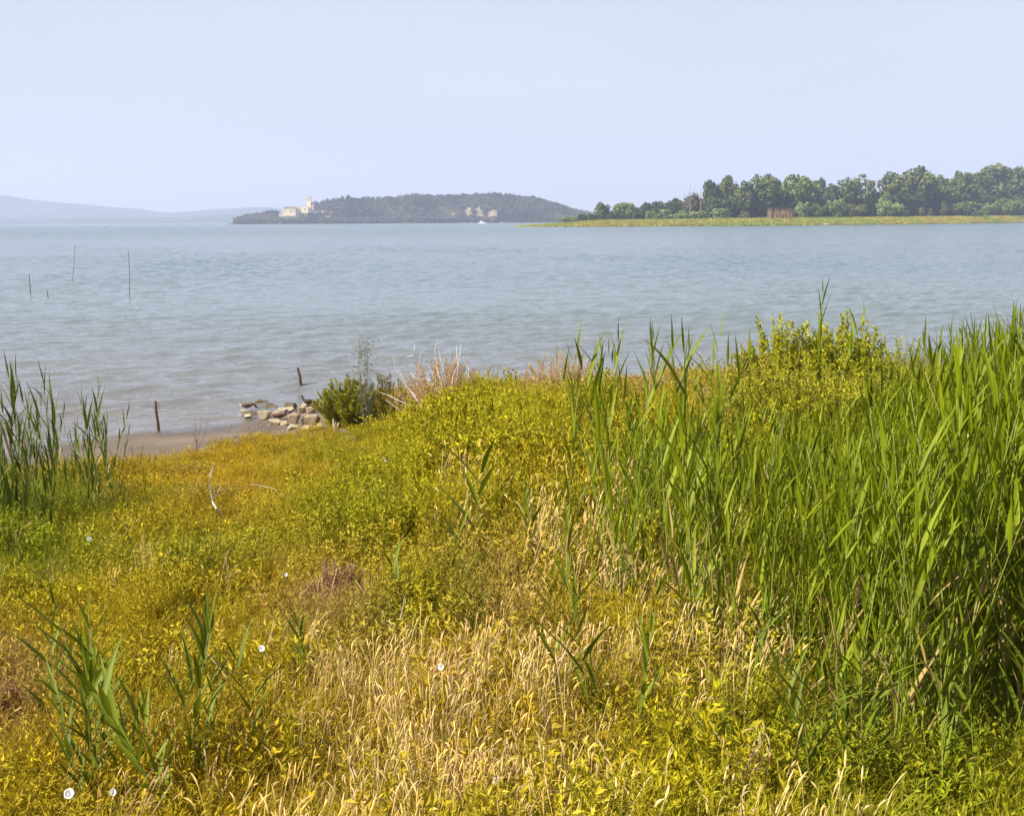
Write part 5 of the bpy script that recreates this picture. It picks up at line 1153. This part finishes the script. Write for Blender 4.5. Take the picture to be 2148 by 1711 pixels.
hv = np.array([[0, 0, 0], [.35, -.22, .05], [.42, .15, .07], [.22, .62, .03], [0, 1.0, -.1], [-.22, .62, .03], [-.42, .15, .07], [-.35, -.22, .05], [0, .3, -.03]]) * .06
HL = mesh_np('leaf', hv, np.array([[8, 0, 1], [8, 1, 2], [8, 2, 3], [8, 3, 4], [8, 4, 5], [8, 5, 6], [8, 6, 7], [8, 7, 0]]), [M_VINE])
VN = [(1850, 1380, 1250, 8.2, 'bindweed vine with yellow leaves climbing a reed, left in the bed'), (2005, 1370, 1240, 8.1, 'yellow-leaved bindweed vine in the middle of the reed bed'), (2120, 1180, 1040, 8.6, 'yellow-leaved bindweed vine near the right edge, upper'),
      (1905, 1500, 1370, 7.9, 'bindweed vine with large leaves low in the reed bed'), (1725, 1610, 1460, 7.4, 'bright yellow bindweed vine at the near edge of the reeds'), (1880, 1620, 1480, 7.5, 'bindweed vine low down beside the bright yellow one'), (2110, 1340, 1200, 8.3, 'bindweed vine under the largest white flower')]
for a, b_, c_, Yd, lb in VN:
    g = at_y(a, b_, Yd); zg = gz(g[0], Yd); top = at_y(a, c_, Yd)[2] - zg; t = thing('bindweed_vine', lb, 'vine', (g[0], Yd, zg), 0, 'bindweed vines in the reeds'); u = np.linspace(0, 1, 22)
    pts = np.stack([.05 * np.cos(u * 14) + .1 * u, .05 * np.sin(u * 14), u * top], 1); mb = MB(); mb.tube(pts, .003, 4); obj('stem', mb.mesh('stem', M_STEM), t)
    lo = (at_y(a, b_, Yd)[2] - zg) / top
    for k in range(15):
        f_ = lo * .8 + (1 - lo * .8) * r.uniform(); p_ = np.array([np.interp(f_, u, pts[:, j]) for j in range(3)]) + r.normal(0, .03, 3); s = r.uniform(.7, 1.25)
        obj('leaf', HL, t, mat4=Matrix.Translation(Vector(p_)) @ Euler((r.uniform(-1.9, -.9), r.normal(0, .5), r.normal(0, .9))).to_matrix().to_4x4() @ Matrix.Diagonal((s, s, s, 1)))
# one tan plume among the reeds
g = at_y(1795, 1270, 8.4); n_ = 260; tt = r.uniform(0, 1, n_); base = np.stack([r.normal(0, .018, n_) + .05 * tt ** 2, r.normal(0, .018, n_), tt * .24], 1)
V, Q = leaf_quads(base, np.stack([r.normal(.2, .5, n_), r.normal(0, .5, n_), np.full(n_, .5)], 1), .05, .007, r)
t = thing('seed_plume', 'tan fluffy seed plume among the reeds right of the centre', 'seed plume', (g[0], 8.4, gz(g[0], 8.4))); hp = g[2] - gz(g[0], 8.4); V[:, 2] += hp; obj('plume', mesh_np('plume', V, Q, [M_PLUME]), t); mb = MB(); mb.tube(np.array([[0, 0, -.03], [0, 0, hp]]), .005, 5); obj('stem', mb.mesh('stem', M_STEM), t)

# ------------------------------------------------------------------ the hazy air
mb = MB(); mb.box((0, 4300, 195), (11000, 10400, 420)); m, n, out = new_mat('hazy_air')
pv = nd(n, 'ShaderNodeVolumePrincipled'); pv.inputs['Color'].default_value = (0.66, 0.73, 0.97, 1); pv.inputs['Density'].default_value = 0.00016; pv.inputs['Anisotropy'].default_value = 0.1
n.links.new(pv.outputs[0], out.inputs['Volume']); hzo = obj('haze', mb.mesh('haze', m)); kind(hzo, 'stuff'); hzo['label'] = 'pale summer haze over the lake'
